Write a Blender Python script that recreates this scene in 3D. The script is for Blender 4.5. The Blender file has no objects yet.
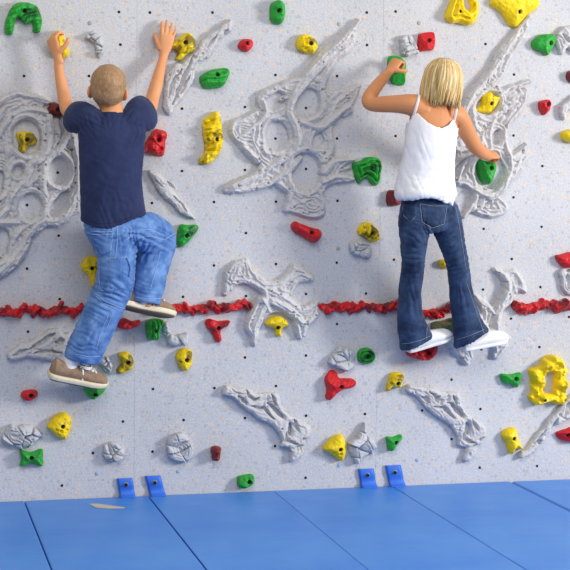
import bpy, bmesh, math, random
import numpy as np
from mathutils import Vector, Matrix
from mathutils.bvhtree import BVHTree
random.seed(7)
SC = bpy.context.scene
COL = SC.collection
V = Vector

# ------------------------------------------------------------------ camera
F = 1500.0                                    # focal length in pixels (570 px frame)
yw = np.array([-391.0, -110.0, F]); yw /= np.linalg.norm(yw)      # into the wall
xw = np.array([5728.0, -27.0, F]); xw -= yw * xw.dot(yw); xw /= np.linalg.norm(xw)
zw = np.cross(xw, yw)
R = np.column_stack([xw, yw, zw])             # world -> camera (x right, y down, z forward)
DEP = F / 245.0
CAM = -R.T @ (DEP * np.array([0.0, (490 - 285) / F, 1.0]))
cd = bpy.data.cameras.new('camera'); cam = bpy.data.objects.new('camera', cd); COL.objects.link(cam)
cd.sensor_width = 36.0; cd.lens = F / 570.0 * 36.0; cd.clip_end = 100
rot = np.column_stack([R.T @ np.array([1, 0, 0]), R.T @ np.array([0, -1, 0]), R.T @ np.array([0, 0, -1])])
mw = Matrix(rot.tolist()).to_4x4(); mw.translation = V(CAM.tolist()); cam.matrix_world = mw
SC.camera = cam

def PN(px, py, Y=0.0):
    """points (arrays of photo coordinates) on the upright plane at world depth Y -> (N,3)"""
    px = np.asarray(px, float).ravel(); py = np.asarray(py, float).ravel()
    d = np.column_stack([(px - 285) / F, (py - 285) / F, np.ones_like(px)]) @ R
    t = (np.asarray(Y, float) - CAM[1]) / d[:, 1]
    return CAM + d * t[:, None]
def P(px, py, Y=0.0):
    return V(PN([px], [py], Y)[0].tolist())
def mpp(p):
    """metres per photo pixel at a world point"""
    return float((R @ (np.array(p) - CAM))[2]) / F

# ------------------------------------------------------------------ noise
def _hash(ix, iy, iz, s):
    n = (ix.astype(np.int64) * 374761393 + iy.astype(np.int64) * 668265263 + iz.astype(np.int64) * 2147483647 + s * 1274126177) & 0xffffffff
    n = ((n ^ (n >> 13)) * 1274126177) & 0xffffffff
    n = n ^ (n >> 16)
    return (n & 0xffff) / 32767.5 - 1.0
def noise3(p, s=0):
    p = np.asarray(p, float); i = np.floor(p); f = p - i; u = f * f * f * (f * (f * 6 - 15) + 10)
    r = 0
    for dx in (0, 1):
        for dy in (0, 1):
            for dz in (0, 1):
                w = (u[:, 0] if dx else 1 - u[:, 0]) * (u[:, 1] if dy else 1 - u[:, 1]) * (u[:, 2] if dz else 1 - u[:, 2])
                r = r + w * _hash(i[:, 0] + dx, i[:, 1] + dy, i[:, 2] + dz, s)
    return r
def noise2(x, y, s=0):
    return noise3(np.column_stack([x, y, np.zeros_like(x) + 0.37]), s)
def fbm3(p, s=0, o=3):
    r = 0; a = 1.0; p = np.asarray(p, float)
    for k in range(o):
        r = r + a * noise3(p * (2 ** k), s + k); a *= .5
    return r

# ------------------------------------------------------------------ objects
def obj(name, me, mat=None, parent=None, loc=None, smooth=True):
    o = bpy.data.objects.new(name, me); COL.objects.link(o)
    if mat is not None: me.materials.append(mat)
    if parent is not None: o.parent = parent
    if loc is not None: o.location = loc
    if smooth: me.shade_smooth()
    return o
def mesh(name, v, f):
    me = bpy.data.meshes.new(name); me.from_pydata([tuple(a) for a in v], [], [tuple(int(i) for i in a) for a in f]); me.update(); return me
def bmobj(name, bm, mat=None, parent=None, loc=None, smooth=True):
    bmesh.ops.recalc_face_normals(bm, faces=bm.faces)
    me = bpy.data.meshes.new(name); bm.to_mesh(me); bm.free()
    return obj(name, me, mat, parent, loc, smooth)
def tag(o, label=None, cat=None, group=None, kind=None):
    if label: o['label'] = label
    if cat: o['category'] = cat
    if group: o['group'] = group
    if kind: o['kind'] = kind
    return o
def box(bm, lo, hi):
    r = bmesh.ops.create_cube(bm, size=1.0)
    for v in r['verts']:
        v.co = V([lo[k] + (v.co[k] + .5) * (hi[k] - lo[k]) for k in range(3)])
    return r['verts']

# ------------------------------------------------------------------ materials
def mat(name, col, rough=.6, spec=.4):
    m = bpy.data.materials.new(name); m.use_nodes = True
    b = m.node_tree.nodes['Principled BSDF']
    b.inputs['Base Color'].default_value = (*col, 1); b.inputs['Roughness'].default_value = rough
    b.inputs['Specular IOR Level'].default_value = spec
    return m
def srgb(r, g, b):
    f = lambda c: (c / 12.92 if c <= .04045 else ((c + .055) / 1.055) ** 2.4)
    return (f(r / 255), f(g / 255), f(b / 255))
class NT:
    def __init__(s, m): s.m = m; s.t = m.node_tree; s.n = s.t.nodes; s.b = s.n['Principled BSDF']; s._c = None
    def coord(s, scale=(1, 1, 1), rotz=0):
        c = s.n.new('ShaderNodeTexCoord'); mp = s.n.new('ShaderNodeMapping')
        mp.inputs['Scale'].default_value = scale; mp.inputs['Rotation'].default_value = (0, 0, rotz)
        s.t.links.new(c.outputs['Object'], mp.inputs['Vector']); return mp.outputs[0]
    def noise(s, scale, detail=3, rough=.5, vec=None):
        n = s.n.new('ShaderNodeTexNoise'); n.inputs['Scale'].default_value = scale; n.inputs['Detail'].default_value = detail
        n.inputs['Roughness'].default_value = rough
        s.t.links.new(vec or s.coord(), n.inputs['Vector']); return n.outputs['Fac']
    def voronoi(s, scale, vec=None, out='Distance', rnd=1.0):
        n = s.n.new('ShaderNodeTexVoronoi'); n.inputs['Scale'].default_value = scale; n.inputs['Randomness'].default_value = rnd
        s.t.links.new(vec or s.coord(), n.inputs['Vector']); return n.outputs[out]
    def wave(s, scale, dist=2, detail=2, vec=None, axis='X'):
        n = s.n.new('ShaderNodeTexWave'); n.inputs['Scale'].default_value = scale; n.inputs['Distortion'].default_value = dist
        n.inputs['Detail'].default_value = detail; n.bands_direction = axis
        s.t.links.new(vec or s.coord(), n.inputs['Vector']); return n.outputs['Fac']
    def ramp(s, fac, stops):
        n = s.n.new('ShaderNodeValToRGB'); e = n.color_ramp.elements
        while len(e) > 1: e.remove(e[-1])
        e[0].position = stops[0][0]; e[0].color = (*stops[0][1], 1)
        for p, c in stops[1:]:
            q = e.new(p); q.color = (*c, 1)
        s.t.links.new(fac, n.inputs['Fac']); return n.outputs['Color']
    def mix(s, fac, a, b, mode='MIX'):
        n = s.n.new('ShaderNodeMix'); n.data_type = 'RGBA'; n.blend_type = mode
        for sock, val in ((n.inputs[0], fac), (n.inputs[6], a), (n.inputs[7], b)):
            if isinstance(val, (int, float)): sock.default_value = val
            elif isinstance(val, tuple): sock.default_value = (*val, 1)
            else: s.t.links.new(val, sock)
        return n.outputs[2]
    def color(s, c): s.t.links.new(c, s.b.inputs['Base Color'])
    def bump(s, h, strength=.3, dist=.005, prev=None):
        n = s.n.new('ShaderNodeBump'); n.inputs['Strength'].default_value = strength; n.inputs['Distance'].default_value = dist
        s.t.links.new(h, n.inputs['Height'])
        if prev is not None: s.t.links.new(prev, n.inputs['Normal'])
        s.t.links.new(n.outputs[0], s.b.inputs['Normal']); return n.outputs[0]
BW = lambda v: (v, v, v)

def make_wall_mat(name, base, flecks=1.0, bump=.5):
    m = mat(name, base, .75, .25); t = NT(m)
    c = t.ramp(t.noise(2.2, 4), [(.3, tuple(x * .93 for x in base)), (.7, tuple(min(1, x * 1.06) for x in base))])
    tan = srgb(226, 200, 170); white = srgb(236, 236, 240); dark = srgb(128, 126, 130)
    wn = t.n.new('ShaderNodeTexNoise'); wn.inputs['Scale'].default_value = 90; t.t.links.new(t.coord(), wn.inputs['Vector'])
    ma = t.n.new('ShaderNodeVectorMath'); ma.operation = 'MULTIPLY_ADD'; ma.inputs[1].default_value = (.012, .012, .012); t.t.links.new(wn.outputs['Color'], ma.inputs[0]); t.t.links.new(t.coord(), ma.inputs[2]); vv = ma.outputs[0]
    v1 = t.voronoi(64, vec=vv, out='Color'); d1 = t.voronoi(64, vec=vv)
    sep = t.n.new('ShaderNodeSeparateColor'); t.t.links.new(v1, sep.inputs[0])
    def spots(chan, lo, size, colr, strength, c):
        a = t.ramp(sep.outputs[chan], [(lo, BW(0)), (lo + .02, BW(1))])
        b = t.ramp(d1, [(size * .6, BW(strength * flecks)), (size, BW(0))])
        return t.mix(t.mix(1.0, a, b, 'MULTIPLY'), c, colr)
    c = spots(0, .80, .52, tan, .72, c); c = spots(1, .84, .46, white, .5, c); c = spots(2, .80, .54, dark, .3, c)
    fine = t.noise(150, 3, .7)
    c = t.mix(min(1, .75 * flecks), c, t.ramp(fine, [(.35, BW(.34)), (.5, BW(.5)), (.65, BW(.62))]), 'OVERLAY')
    t.color(c)
    n = t.bump(t.noise(38, 5, .6), bump * .5, .006); t.bump(t.noise(210, 2, .6), bump * .45, .002, n)
    return m
M = {}
M['wall'] = make_wall_mat('wall_texture_paint', srgb(195, 196, 202), .8, .7)
M['relief'] = make_wall_mat('relief_texture_paint', srgb(196, 195, 198), .5, .9)
M['stone'] = make_wall_mat('grey_resin', srgb(190, 192, 198), .3, .9)

def make_hold_mat(name, base, dirt, dcol):
    m = mat(name, base, .48, .4); t = NT(m)
    c = t.ramp(t.noise(14, 3), [(.35, tuple(x * .86 for x in base)), (.65, base)])
    if dirt > 0:
        lo = .66 - .16 * dirt
        fac = t.ramp(t.noise(16, 5, .62), [(lo, BW(0)), (lo + .09, BW(.85))])
        c = t.mix(fac, c, dcol)
    t.color(c)
    n = t.bump(t.noise(60, 4, .6), .35, .004); t.bump(t.noise(260, 2), .25, .001, n)
    return m
HC = {'red': (srgb(206, 26, 34), srgb(88, 26, 30)), 'green': (srgb(36, 160, 52), srgb(18, 66, 34)), 'yellow': (srgb(244, 212, 10), srgb(92, 74, 24)),
      'dusty': (srgb(112, 112, 76), srgb(40, 84, 44)), 'maroon': (srgb(120, 30, 36), srgb(60, 24, 28))}
def hold_mat(colour, dirt):
    k = '%s_%s_hold' % (colour, ['clean', 'scuffed', 'worn', 'grimy'][dirt])
    if k not in M:
        M[k] = make_hold_mat(k + '_resin', HC[colour][0], [0, .45, .85, 1.15][dirt], HC[colour][1])
    return M[k]
M['bolt'] = mat('black_steel', (.012, .012, .014), .4, .5); M['bolt'].node_tree.nodes['Principled BSDF'].inputs['Metallic'].default_value = .5
M['hole'] = mat('dark_hole', (.02, .019, .018), .8, .2)
M['plug'] = mat('blue_grey_plug', srgb(150, 172, 200), .6, .3)
M['plug_tan'] = mat('grey_plug', srgb(166, 164, 158), .7, .3)

# ------------------------------------------------------------------ reliefs on the wall
def seg_dist(x, y, a, b):
    ax, ay = a; bx, by = b; dx, dy = bx - ax, by - ay; L = dx * dx + dy * dy + 1e-9
    t = np.clip(((x - ax) * dx + (y - ay) * dy) / L, 0, 1)
    return np.hypot(x - ax - t * dx, y - ay - t * dy), t
def poly_sdf(pts):
    pts = [tuple(map(float, p)) for p in pts]
    def f(x, y):
        d = np.full(x.shape, 1e9); ins = np.zeros(x.shape, bool)
        for a, b in zip(pts, pts[1:] + pts[:1]):
            d = np.minimum(d, seg_dist(x, y, a, b)[0])
            if a[1] != b[1]:
                c = ((a[1] > y) != (b[1] > y)) & (x < (b[0] - a[0]) * (y - a[1]) / (b[1] - a[1]) + a[0]); ins ^= c
        return np.where(ins, d, -d)
    return f
def smooth_poly(pts, n=3):
    """Catmull-Rom through a closed outline"""
    out = []; N = len(pts)
    for i in range(N):
        p0, p1, p2, p3 = [np.array(pts[(i + k - 1) % N], float) for k in range(4)]
        for j in range(n):
            t = j / n
            out.append(tuple(.5 * ((2 * p1) + (-p0 + p2) * t + (2 * p0 - 5 * p1 + 4 * p2 - p3) * t * t + (-p0 + 3 * p1 - 3 * p2 + p3) * t ** 3)))
    return out
def ell(cx, cy, rx, ry, rot=0, n=14):
    c, s = math.cos(rot), math.sin(rot)
    return [(cx + c * rx * math.cos(a) - s * ry * math.sin(a), cy + s * rx * math.cos(a) + c * ry * math.sin(a)) for a in [2 * math.pi * k / n for k in range(n)]]

def relief_mesh(name, sdf, hfun, bbox, step, lift=0.0):
    """sheet of real height over the outline sdf>0; lift = mean height, to take the outline's parallax out"""
    x0, y0, x1, y1 = bbox
    xs = np.arange(x0 - step, x1 + 2 * step, step); ys = np.arange(y0 - step, y1 + 2 * step, step)
    gx, gy = np.meshgrid(xs, ys); sh = gx.shape; gx = gx.ravel(); gy = gy.ravel()
    d = sdf(gx, gy); ins = (d > 0).reshape(sh)
    cell = ins[:-1, :-1] | ins[1:, :-1] | ins[:-1, 1:] | ins[1:, 1:]
    idx = np.arange(gx.size).reshape(sh)
    a = idx[:-1, :-1][cell]; b = idx[:-1, 1:][cell]; c = idx[1:, 1:][cell]; e = idx[1:, :-1][cell]
    faces = np.column_stack([a, e, c, b])
    used = np.unique(faces); remap = -np.ones(gx.size, int); remap[used] = np.arange(used.size); faces = remap[faces]
    x = gx[used].copy(); y = gy[used].copy()
    for it in range(3):
        dd = sdf(x, y); out = dd < 0
        if not out.any(): break
        xo, yo, do = x[out], y[out], dd[out]; e_ = .15
        gxx = (sdf(xo + e_, yo) - sdf(xo - e_, yo)) / (2 * e_); gyy = (sdf(xo, yo + e_) - sdf(xo, yo - e_)) / (2 * e_)
        g = np.maximum(np.hypot(gxx, gyy), .2); mv = np.minimum(-do, step * 1.5)
        x[out] += gxx / g * mv; y[out] += gyy / g * mv
    dd = np.maximum(sdf(x, y), 0)
    h = np.maximum(hfun(x, y, dd), .003)
    vp = np.array([-106.0, 175.0]); k = lift * 245.0 / F * .2
    sx, sy = (np.mean(x) - vp[0]) * k, (np.mean(y) - vp[1]) * k
    w = PN(x - sx, y - sy, 0.0); w[:, 1] = -h
    # skirt down into the wall
    ed = {}
    for f in faces:
        for i in range(4):
            p, q = int(f[i]), int(f[(i + 1) % 4])
            if (q, p) in ed: del ed[(q, p)]
            else: ed[(p, q)] = 1
    bv = sorted({i for p in ed for i in p}); bm_ = {v: len(w) + k_ for k_, v in enumerate(bv)}
    back = w[bv].copy(); back[:, 1] = 0.0015
    w = np.vstack([w, back])
    fl = [tuple(f) for f in faces] + [(q, p, bm_[p], bm_[q]) for p, q in ed]
    ctr = w.mean(0); ctr[1] = 0
    me = mesh(name, w - ctr, fl)
    return me, V(ctr.tolist()), (sx, sy)

def bolt_mesh(r, depth):
    bm = bmesh.new()
    n = 16
    def ring(rad, z, hexa=False):
        return [bm.verts.new((rad * math.cos(2 * math.pi * k / n), z, rad * math.sin(2 * math.pi * k / n))) for k in range(n)]
    rs = [ring(r, 0), ring(r, -depth), ring(r * .92, -depth - r * .15), ring(r * .5, -depth - r * .15), ring(r * .45, -depth + r * .3)]
    for a, b in zip(rs, rs[1:]):
        for k in range(n): bm.faces.new((a[k], a[(k + 1) % n], b[(k + 1) % n], b[k]))
    bm.faces.new(rs[-1])
    bmesh.ops.recalc_face_normals(bm, faces=bm.faces)
    me = bpy.data.meshes.new('bolt'); bm.to_mesh(me); bm.free(); return me
BOLT = bolt_mesh(.0066, .006); BOLT.materials.append(M['bolt']); BOLT.shade_smooth()
# ------------------------------------------------------------------ the wall, its seams and bolt holes
bm = bmesh.new()
sx = [P(135.5, 240).x, P(379.5, 240).x]; wd = sx[1] - sx[0]
seams = [sx[0] - 2 * wd, sx[0] - wd, sx[0], sx[1], sx[1] + wd, sx[1] + 2 * wd]
for a, b in zip(seams, seams[1:]):
    vs = box(bm, (a + .0005, 0, -.06), (b - .0005, .03, 3.4))
box(bm, (seams[0], .0012, -.06), (seams[-1], .10, 3.4))
wall = bmobj('wall_back', bm, M['wall'], smooth=False); tag(wall, kind='structure')

HOLES = [(119, 12), (120.4, 44.6), (24, 76), (89, 76), (150, 12.5), (212.5, 12.5), (182, 108.6), (245, 107), (275.5, 75), (275.5, 138.5), (366.8, 12.5), (395.6, 11.5),
  (367, 45), (337, 76), (306, 108), (337, 138.5), (395.6, 136), (485.5, 44), (514, 74.5), (513.5, 135.5), (57.7, 172.6), (27, 205), (58.7, 235.6), (27, 268.7), (182, 171),
  (152, 203), (214, 202), (246, 233), (214, 265.4), (276, 201.7), (245, 170), (276, 264), (306, 169), (337.4, 200.7), (336.7, 262.7), (394, 259.7), (542.4, 166),
  (513.5, 197.4), (483.7, 228.8), (541.6, 226.8), (511.8, 259), (59.7, 299), (28, 331.7), (123, 421.5), (183, 296.8), (246, 296), (245, 357.5), (153, 389), (214.5, 388),
  (276, 386), (183.6, 420), (245, 418), (306, 294), (366, 293.5), (337, 324), (306, 355.5), (306, 415.7), (365, 414), (422, 410.4), (483, 289.5), (540.4, 287), (511, 318.6),
  (569, 317), (481.4, 349.5), (539.4, 347), (451.6, 379.6), (480.4, 409), (62, 485.5), (93, 453), (152.5, 451.6), (275, 446), (305.6, 477.7), (479.7, 467.6), (537, 466), (451.6, 439)]
def hole_mesh(r):
    bm = bmesh.new(); n = 14
    def ring(rad, y): return [bm.verts.new((rad * math.cos(2 * math.pi * k / n), y, rad * math.sin(2 * math.pi * k / n))) for k in range(n)]
    rs = [ring(r * 1.25, .0005), ring(r * 1.2, -.0012), ring(r * .9, -.0012), ring(r * .85, -.0004)]
    for a, b in zip(rs, rs[1:]):
        for k in range(n): bm.faces.new((a[k], a[(k + 1) % n], b[(k + 1) % n], b[k]))
    bm.faces.new(rs[-1]); bmesh.ops.recalc_face_normals(bm, faces=bm.faces)
    me = bpy.data.meshes.new('bolt_hole'); bm.to_mesh(me); bm.free(); return me
hm = hole_mesh(.0045); hm.materials.append(M['hole'])
for x, y in HOLES:
    obj('bolt_hole', hm, None, wall, P(x, y), smooth=False)
def plug_mesh(r):
    bm = bmesh.new(); bmesh.ops.create_uvsphere(bm, u_segments=16, v_segments=8, radius=r)
    for v in bm.verts: v.co.y *= .35
    me = bpy.data.meshes.new('hole_plug'); bm.to_mesh(me); bm.free(); me.shade_smooth(); return me
pm = plug_mesh(.0085); pm.materials.append(M['plug']); pt = plug_mesh(.009); pt.materials.append(M['plug_tan'])
for x, y, m_ in ((97, 473.5, pm), (178, 471.5, pm), (339, 465.3, pm), (417, 460, pm), (90, 23, pt), (339, 24, pt), (419, 23, pt), (338, 248.5, pt)):
    o = obj('hole_plug', m_, None, wall, P(x, y)); 

# ------------------------------------------------------------------ floor and blue mats
M['floor'] = mat('grey_floor', srgb(150, 150, 150), .6)
bm = bmesh.new(); box(bm, (seams[0], -8.5, -.09), (seams[-1], .1, -.055)); fl = bmobj('floor', bm, M['floor'], smooth=False); tag(fl, kind='structure')
m = mat('blue_vinyl', srgb(72, 138, 220), .42, .4); t = NT(m)
c = t.ramp(t.noise(3, 4), [(.3, srgb(58, 126, 214)), (.7, srgb(78, 142, 220))])
c = t.mix(t.ramp(t.noise(1.0, 5, .65, t.coord((3, 14, 1))), [(.6, BW(0)), (.78, BW(.35))]), c, srgb(124, 170, 228)); t.color(c)
n = t.bump(t.noise(7, 3, .5, t.coord((1, 2.4, 1))), .25, .012); t.bump(t.noise(350, 2), .12, .001, n)
M['mat'] = m
m = mat('blue_flap', srgb(48, 108, 212), .5, .4); t = NT(m); t.bump(t.noise(60, 3), .4, .003); M['flap'] = m
M['scuff'] = mat('worn_backing', srgb(196, 186, 170), .8)
def seam_x(px, py):
    d = np.array([(px - 285) / F, (py - 285) / F, 1.0]) @ R; tt = (0 - CAM[2]) / d[2]; p = CAM + d * tt; return float(p[0])
sm = [seam_x(38, 535), seam_x(177, 532), seam_x(329, 537), seam_x(459, 528), seam_x(540, 496)]
w0 = (sm[3] - sm[0]) / 3
edges = [sm[0] - 2 * w0, sm[0] - w0] + sm + [sm[-1] + w0, sm[-1] + 2 * w0]
def gmat(a, b, label, soft=.006, g0=.0014, g1=.0014):
    bm = bmesh.new(); box(bm, (a + g0, -2.6, -.055), (b - g1, -.004, 0))
    bmesh.ops.bevel(bm, geom=list(bm.edges), offset=soft, segments=3, affect='EDGES', profile=.6)
    ctr = V(((a + b) / 2, -1.3, -.055))
    for v in bm.verts: v.co -= ctr
    o = bmobj('gym_mat', bm, M['mat'], None, ctr, smooth=False)
    tag(o, label, 'gym mat', 'blue gym mats along the foot of the wall'); return o
LB = ['blue gym mat panel past the left edge of the frame', 'blue gym mat panel at the bottom left corner, left of the first seam', 'blue gym mat panel with a pale worn scrape near the wall',
      'blue gym mat panel right of the first pair of bolted flaps', 'blue gym mat panel between the faint fold and the right pair of flaps',
      'blue gym mat panel right of the bolted flaps, below the elongated grey relief', 'blue gym mat panel at the far right corner', 'blue gym mat panel past the right edge']
softs = [.006, .006, .006, .003, .003, .006, .012, .012]
GAP = [.0014, .0014, .0022, .0022, .0008, .0016, .0055, .002, .002]
MATS = []
for k in range(1, len(edges) - 2):
    MATS.append(gmat(edges[k], edges[k + 1], LB[k], softs[k], GAP[k], GAP[k + 1]))
def flap(px, py_top, py_bot, skew, parent):
    """bent vinyl tab: up the wall with a bolt, folding on to the mat"""
    a = P(px - 8, py_top); b = P(px + 7.5, py_top); w = b.x - a.x; top = a.z
    zb = .004; N = 16; bm = bmesh.new(); rows = []
    prof = []
    for k in range(N + 1):
        s = k / N
        if s < .6: prof.append((-.008 - .004 * math.sin(s / .6 * math.pi), top + (.03 - top) * s / .6, 0.0))
        else:
            q = (s - .6) / .4; an = q * math.pi / 2
            prof.append((-.008 - .022 * (1 - math.cos(an)), .03 - .026 * math.sin(an), q))
    for (yy, zz, q) in prof:
        off = skew * (1 - zz / top)
        rows.append([bm.verts.new((a.x + off + w * i / 6, yy - .0025 * math.sin(i / 6 * math.pi), zz)) for i in range(7)])
    for r0, r1 in zip(rows, rows[1:]):
        for i in range(6): bm.faces.new((r0[i], r0[i + 1], r1[i + 1], r1[i]))
    bmesh.ops.recalc_face_normals(bm, faces=bm.faces)
    ext = bmesh.ops.solidify(bm, geom=list(bm.faces), thickness=.005)
    for v in bm.verts: v.co -= parent.location
    o = bmobj('wall_flap', bm, M['flap'], parent)
    bpos = V((a.x + w * .52 + skew * .3, -.0125, top * .66))
    w_ = bmesh.new(); bmesh.ops.create_uvsphere(w_, u_segments=18, v_segments=9, radius=.0115)
    for v in w_.verts: v.co.y *= .3
    bmobj('washer', w_, mat('washer_steel', (.16, .17, .19), .35, .6), o, bpos - parent.location)
    b2 = obj('bolt', BOLT, None, o, bpos - parent.location + V((0, -.002, 0)))
    return o
flap(124.5, 478, 495, .012, MATS[1]); flap(152.5, 475.5, 494, .022, MATS[2])
flap(365.5, 468.5, 486, .014, MATS[3]); flap(392.5, 465, 485, .02, MATS[4])
# pale worn scrape on a mat
pts = [(89, 504), (97, 503.6), (110, 505.5), (125, 507.4), (124, 508.4), (108, 508.6), (96, 507.6)]
bm = bmesh.new(); vs = []
for x, y in pts:
    d = np.array([(x - 285) / F, (y - 285) / F, 1.0]) @ R; p = CAM + d * ((0.0006 - CAM[2]) / d[2]); vs.append(bm.verts.new(V(p.tolist()) - MATS[1].location))
bm.faces.new(vs); r = bmesh.ops.extrude_face_region(bm, geom=list(bm.faces))
for e in r['geom']:
    if isinstance(e, bmesh.types.BMVert): e.co.z += .0006
o = bmobj('worn_scrape', bm, M['scuff'], MATS[1], smooth=False); tag(o, 'pale worn scrape')

# ------------------------------------------------------------------ light: a big window far to the right, an added overhead fill, soft room light
def area(name, loc, target, sx_, sy_, power, col=(1, 1, 1)):
    l = bpy.data.lights.new(name, 'AREA'); l.shape = 'RECTANGLE'; l.size = sx_; l.size_y = sy_; l.energy = power; l.color = col
    o = bpy.data.objects.new(name, l); COL.objects.link(o); o.location = loc
    o.rotation_euler = (V(target) - V(loc)).to_track_quat('-Z', 'Y').to_euler(); return o
area('window_daylight', (5.2, -3.4, 2.1), (.2, 0, 1.0), 1.1, 1.3, 330, (1, .985, .96))
area('overhead_fill', (-.5, -4.5, 4.2), (0, 0, 1.0), 3.5, 2.5, 120, (1, .99, .97))  # fill lamp added high in front to brighten the wall, not a known source
w = bpy.data.worlds.new('room_light'); SC.world = w; w.use_nodes = True
bg = w.node_tree.nodes['Background']; bg.inputs[0].default_value = (1.0, .985, .965, 1); bg.inputs[1].default_value = .44
SC.view_settings.view_transform = 'Standard'; SC.view_settings.look = 'None'; SC.view_settings.exposure = 0.0; SC.view_settings.gamma = 1.0
# ------------------------------------------------------------------ grey sculpted reliefs
def make_relief(pts, holes, grooves, H, label, seed, Rp=6.0, lam=4.2, step=.6, rough=1.0, cat='wall relief', name='sculpted_relief', warp=1.0, matname='relief', kn=0):
    outer = poly_sdf(smooth_poly(pts, 3)); hs = [poly_sdf(smooth_poly(h, 3)) for h in holes]; xs = [p[0] for p in pts]; ys = [p[1] for p in pts]
    def sdf(x, y):
        wx = x + warp * (1.3 * noise2(x / 7, y / 7, seed) + .7 * noise2(x / 2.8, y / 2.8, seed + 5)); wy = y + warp * (1.3 * noise2(x / 7, y / 7, seed + 9) + .7 * noise2(x / 2.8, y / 2.8, seed + 7))
        d = outer(wx, wy)
        for h in hs: d = np.minimum(d, -h(wx, wy))
        return d
    def hf(x, y, d):
        t = np.clip(d / Rp, 0, 1); base = .30 + .70 * np.sqrt(1 - (1 - t) ** 2)
        big = noise2(x / 20, y / 20, seed + 20)
        ph = d / (lam * 1.25) + 1.9 * noise2(x / 15, y / 15, seed + 30) + .12 * noise2(x / 5, y / 5, seed + 33)
        g = np.abs(((ph) % 1.0) * 2 - 1)                       # triangle ridges that run along the strands
        fade = np.clip((d - 1.2) / 2.0, 0, 1)
        amt = np.clip(.45 + .8 * noise2(x / 15, y / 15, seed + 40), .1, 1)
        h = H * (base * (1 + .22 * big)) - H * .40 * rough * fade * amt * (1 - g) ** 1.8
        pit = np.clip(noise2(x / 3.6, y / 3.6, seed + 50) - .52, 0, 1); h = h - H * 1.0 * rough * pit * fade
        h = h + H * .05 * rough * noise2(x / 1.9, y / 1.9, seed + 60)
        if kn:
            r_ = random.Random(seed); f1 = np.full(x.shape, 1e9); f2 = f1.copy(); lv = np.zeros(x.shape)
            for _ in range(9):
                ax_, ay_ = r_.uniform(min(xs), max(xs)), r_.uniform(min(ys), max(ys)); q_ = np.hypot(x - ax_, y - ay_) + 1.2 * noise2(x / 4, y / 4, seed + 71)
                cl = q_ < f1; f2 = np.where(cl, f1, np.minimum(f2, q_)); f1 = np.where(cl, q_, f1)
                lv = np.where(cl, r_.uniform(-.15, .25) + r_.uniform(-.05, .05) * (x - ax_) + r_.uniform(-.05, .05) * (y - ay_), lv)
            h = h + H * lv - H * kn * .5 * np.clip(1 - (f2 - f1) / 1.8, 0, 1)
        for (pl, w, dep) in grooves:
            dm = np.full(x.shape, 1e9); n_ = max(1, len(pl) - 1)
            qx = x + 1.6 * noise2(x / 6, y / 6, seed + 80); qy = y + 1.6 * noise2(x / 6, y / 6, seed + 81)
            for i_, (a, b) in enumerate(zip(pl, pl[1:])):
                ds, tt = seg_dist(qx, qy, a, b); s_ = (i_ + tt) / n_
                dm = np.minimum(dm, ds / (w * (.25 + 1.0 * np.sin(np.pi * np.clip(s_, .03, .97)))))
            h = h - H * dep * .85 * np.clip(1.35 - dm, 0, 1)
        return np.maximum(h, .004)
    xs = [p[0] for p in pts]; ys = [p[1] for p in pts]
    me, c, _ = relief_mesh(name, sdf, hf, (min(xs) - 2, min(ys) - 2, max(xs) + 2, max(ys) + 2), step, H)
    o = obj(name, me, M[matname], None, c)
    tag(o, label, cat, 'grey sculpted reliefs on the climbing wall' if name == 'sculpted_relief' else 'grey rock shaped holds'); return o

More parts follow.
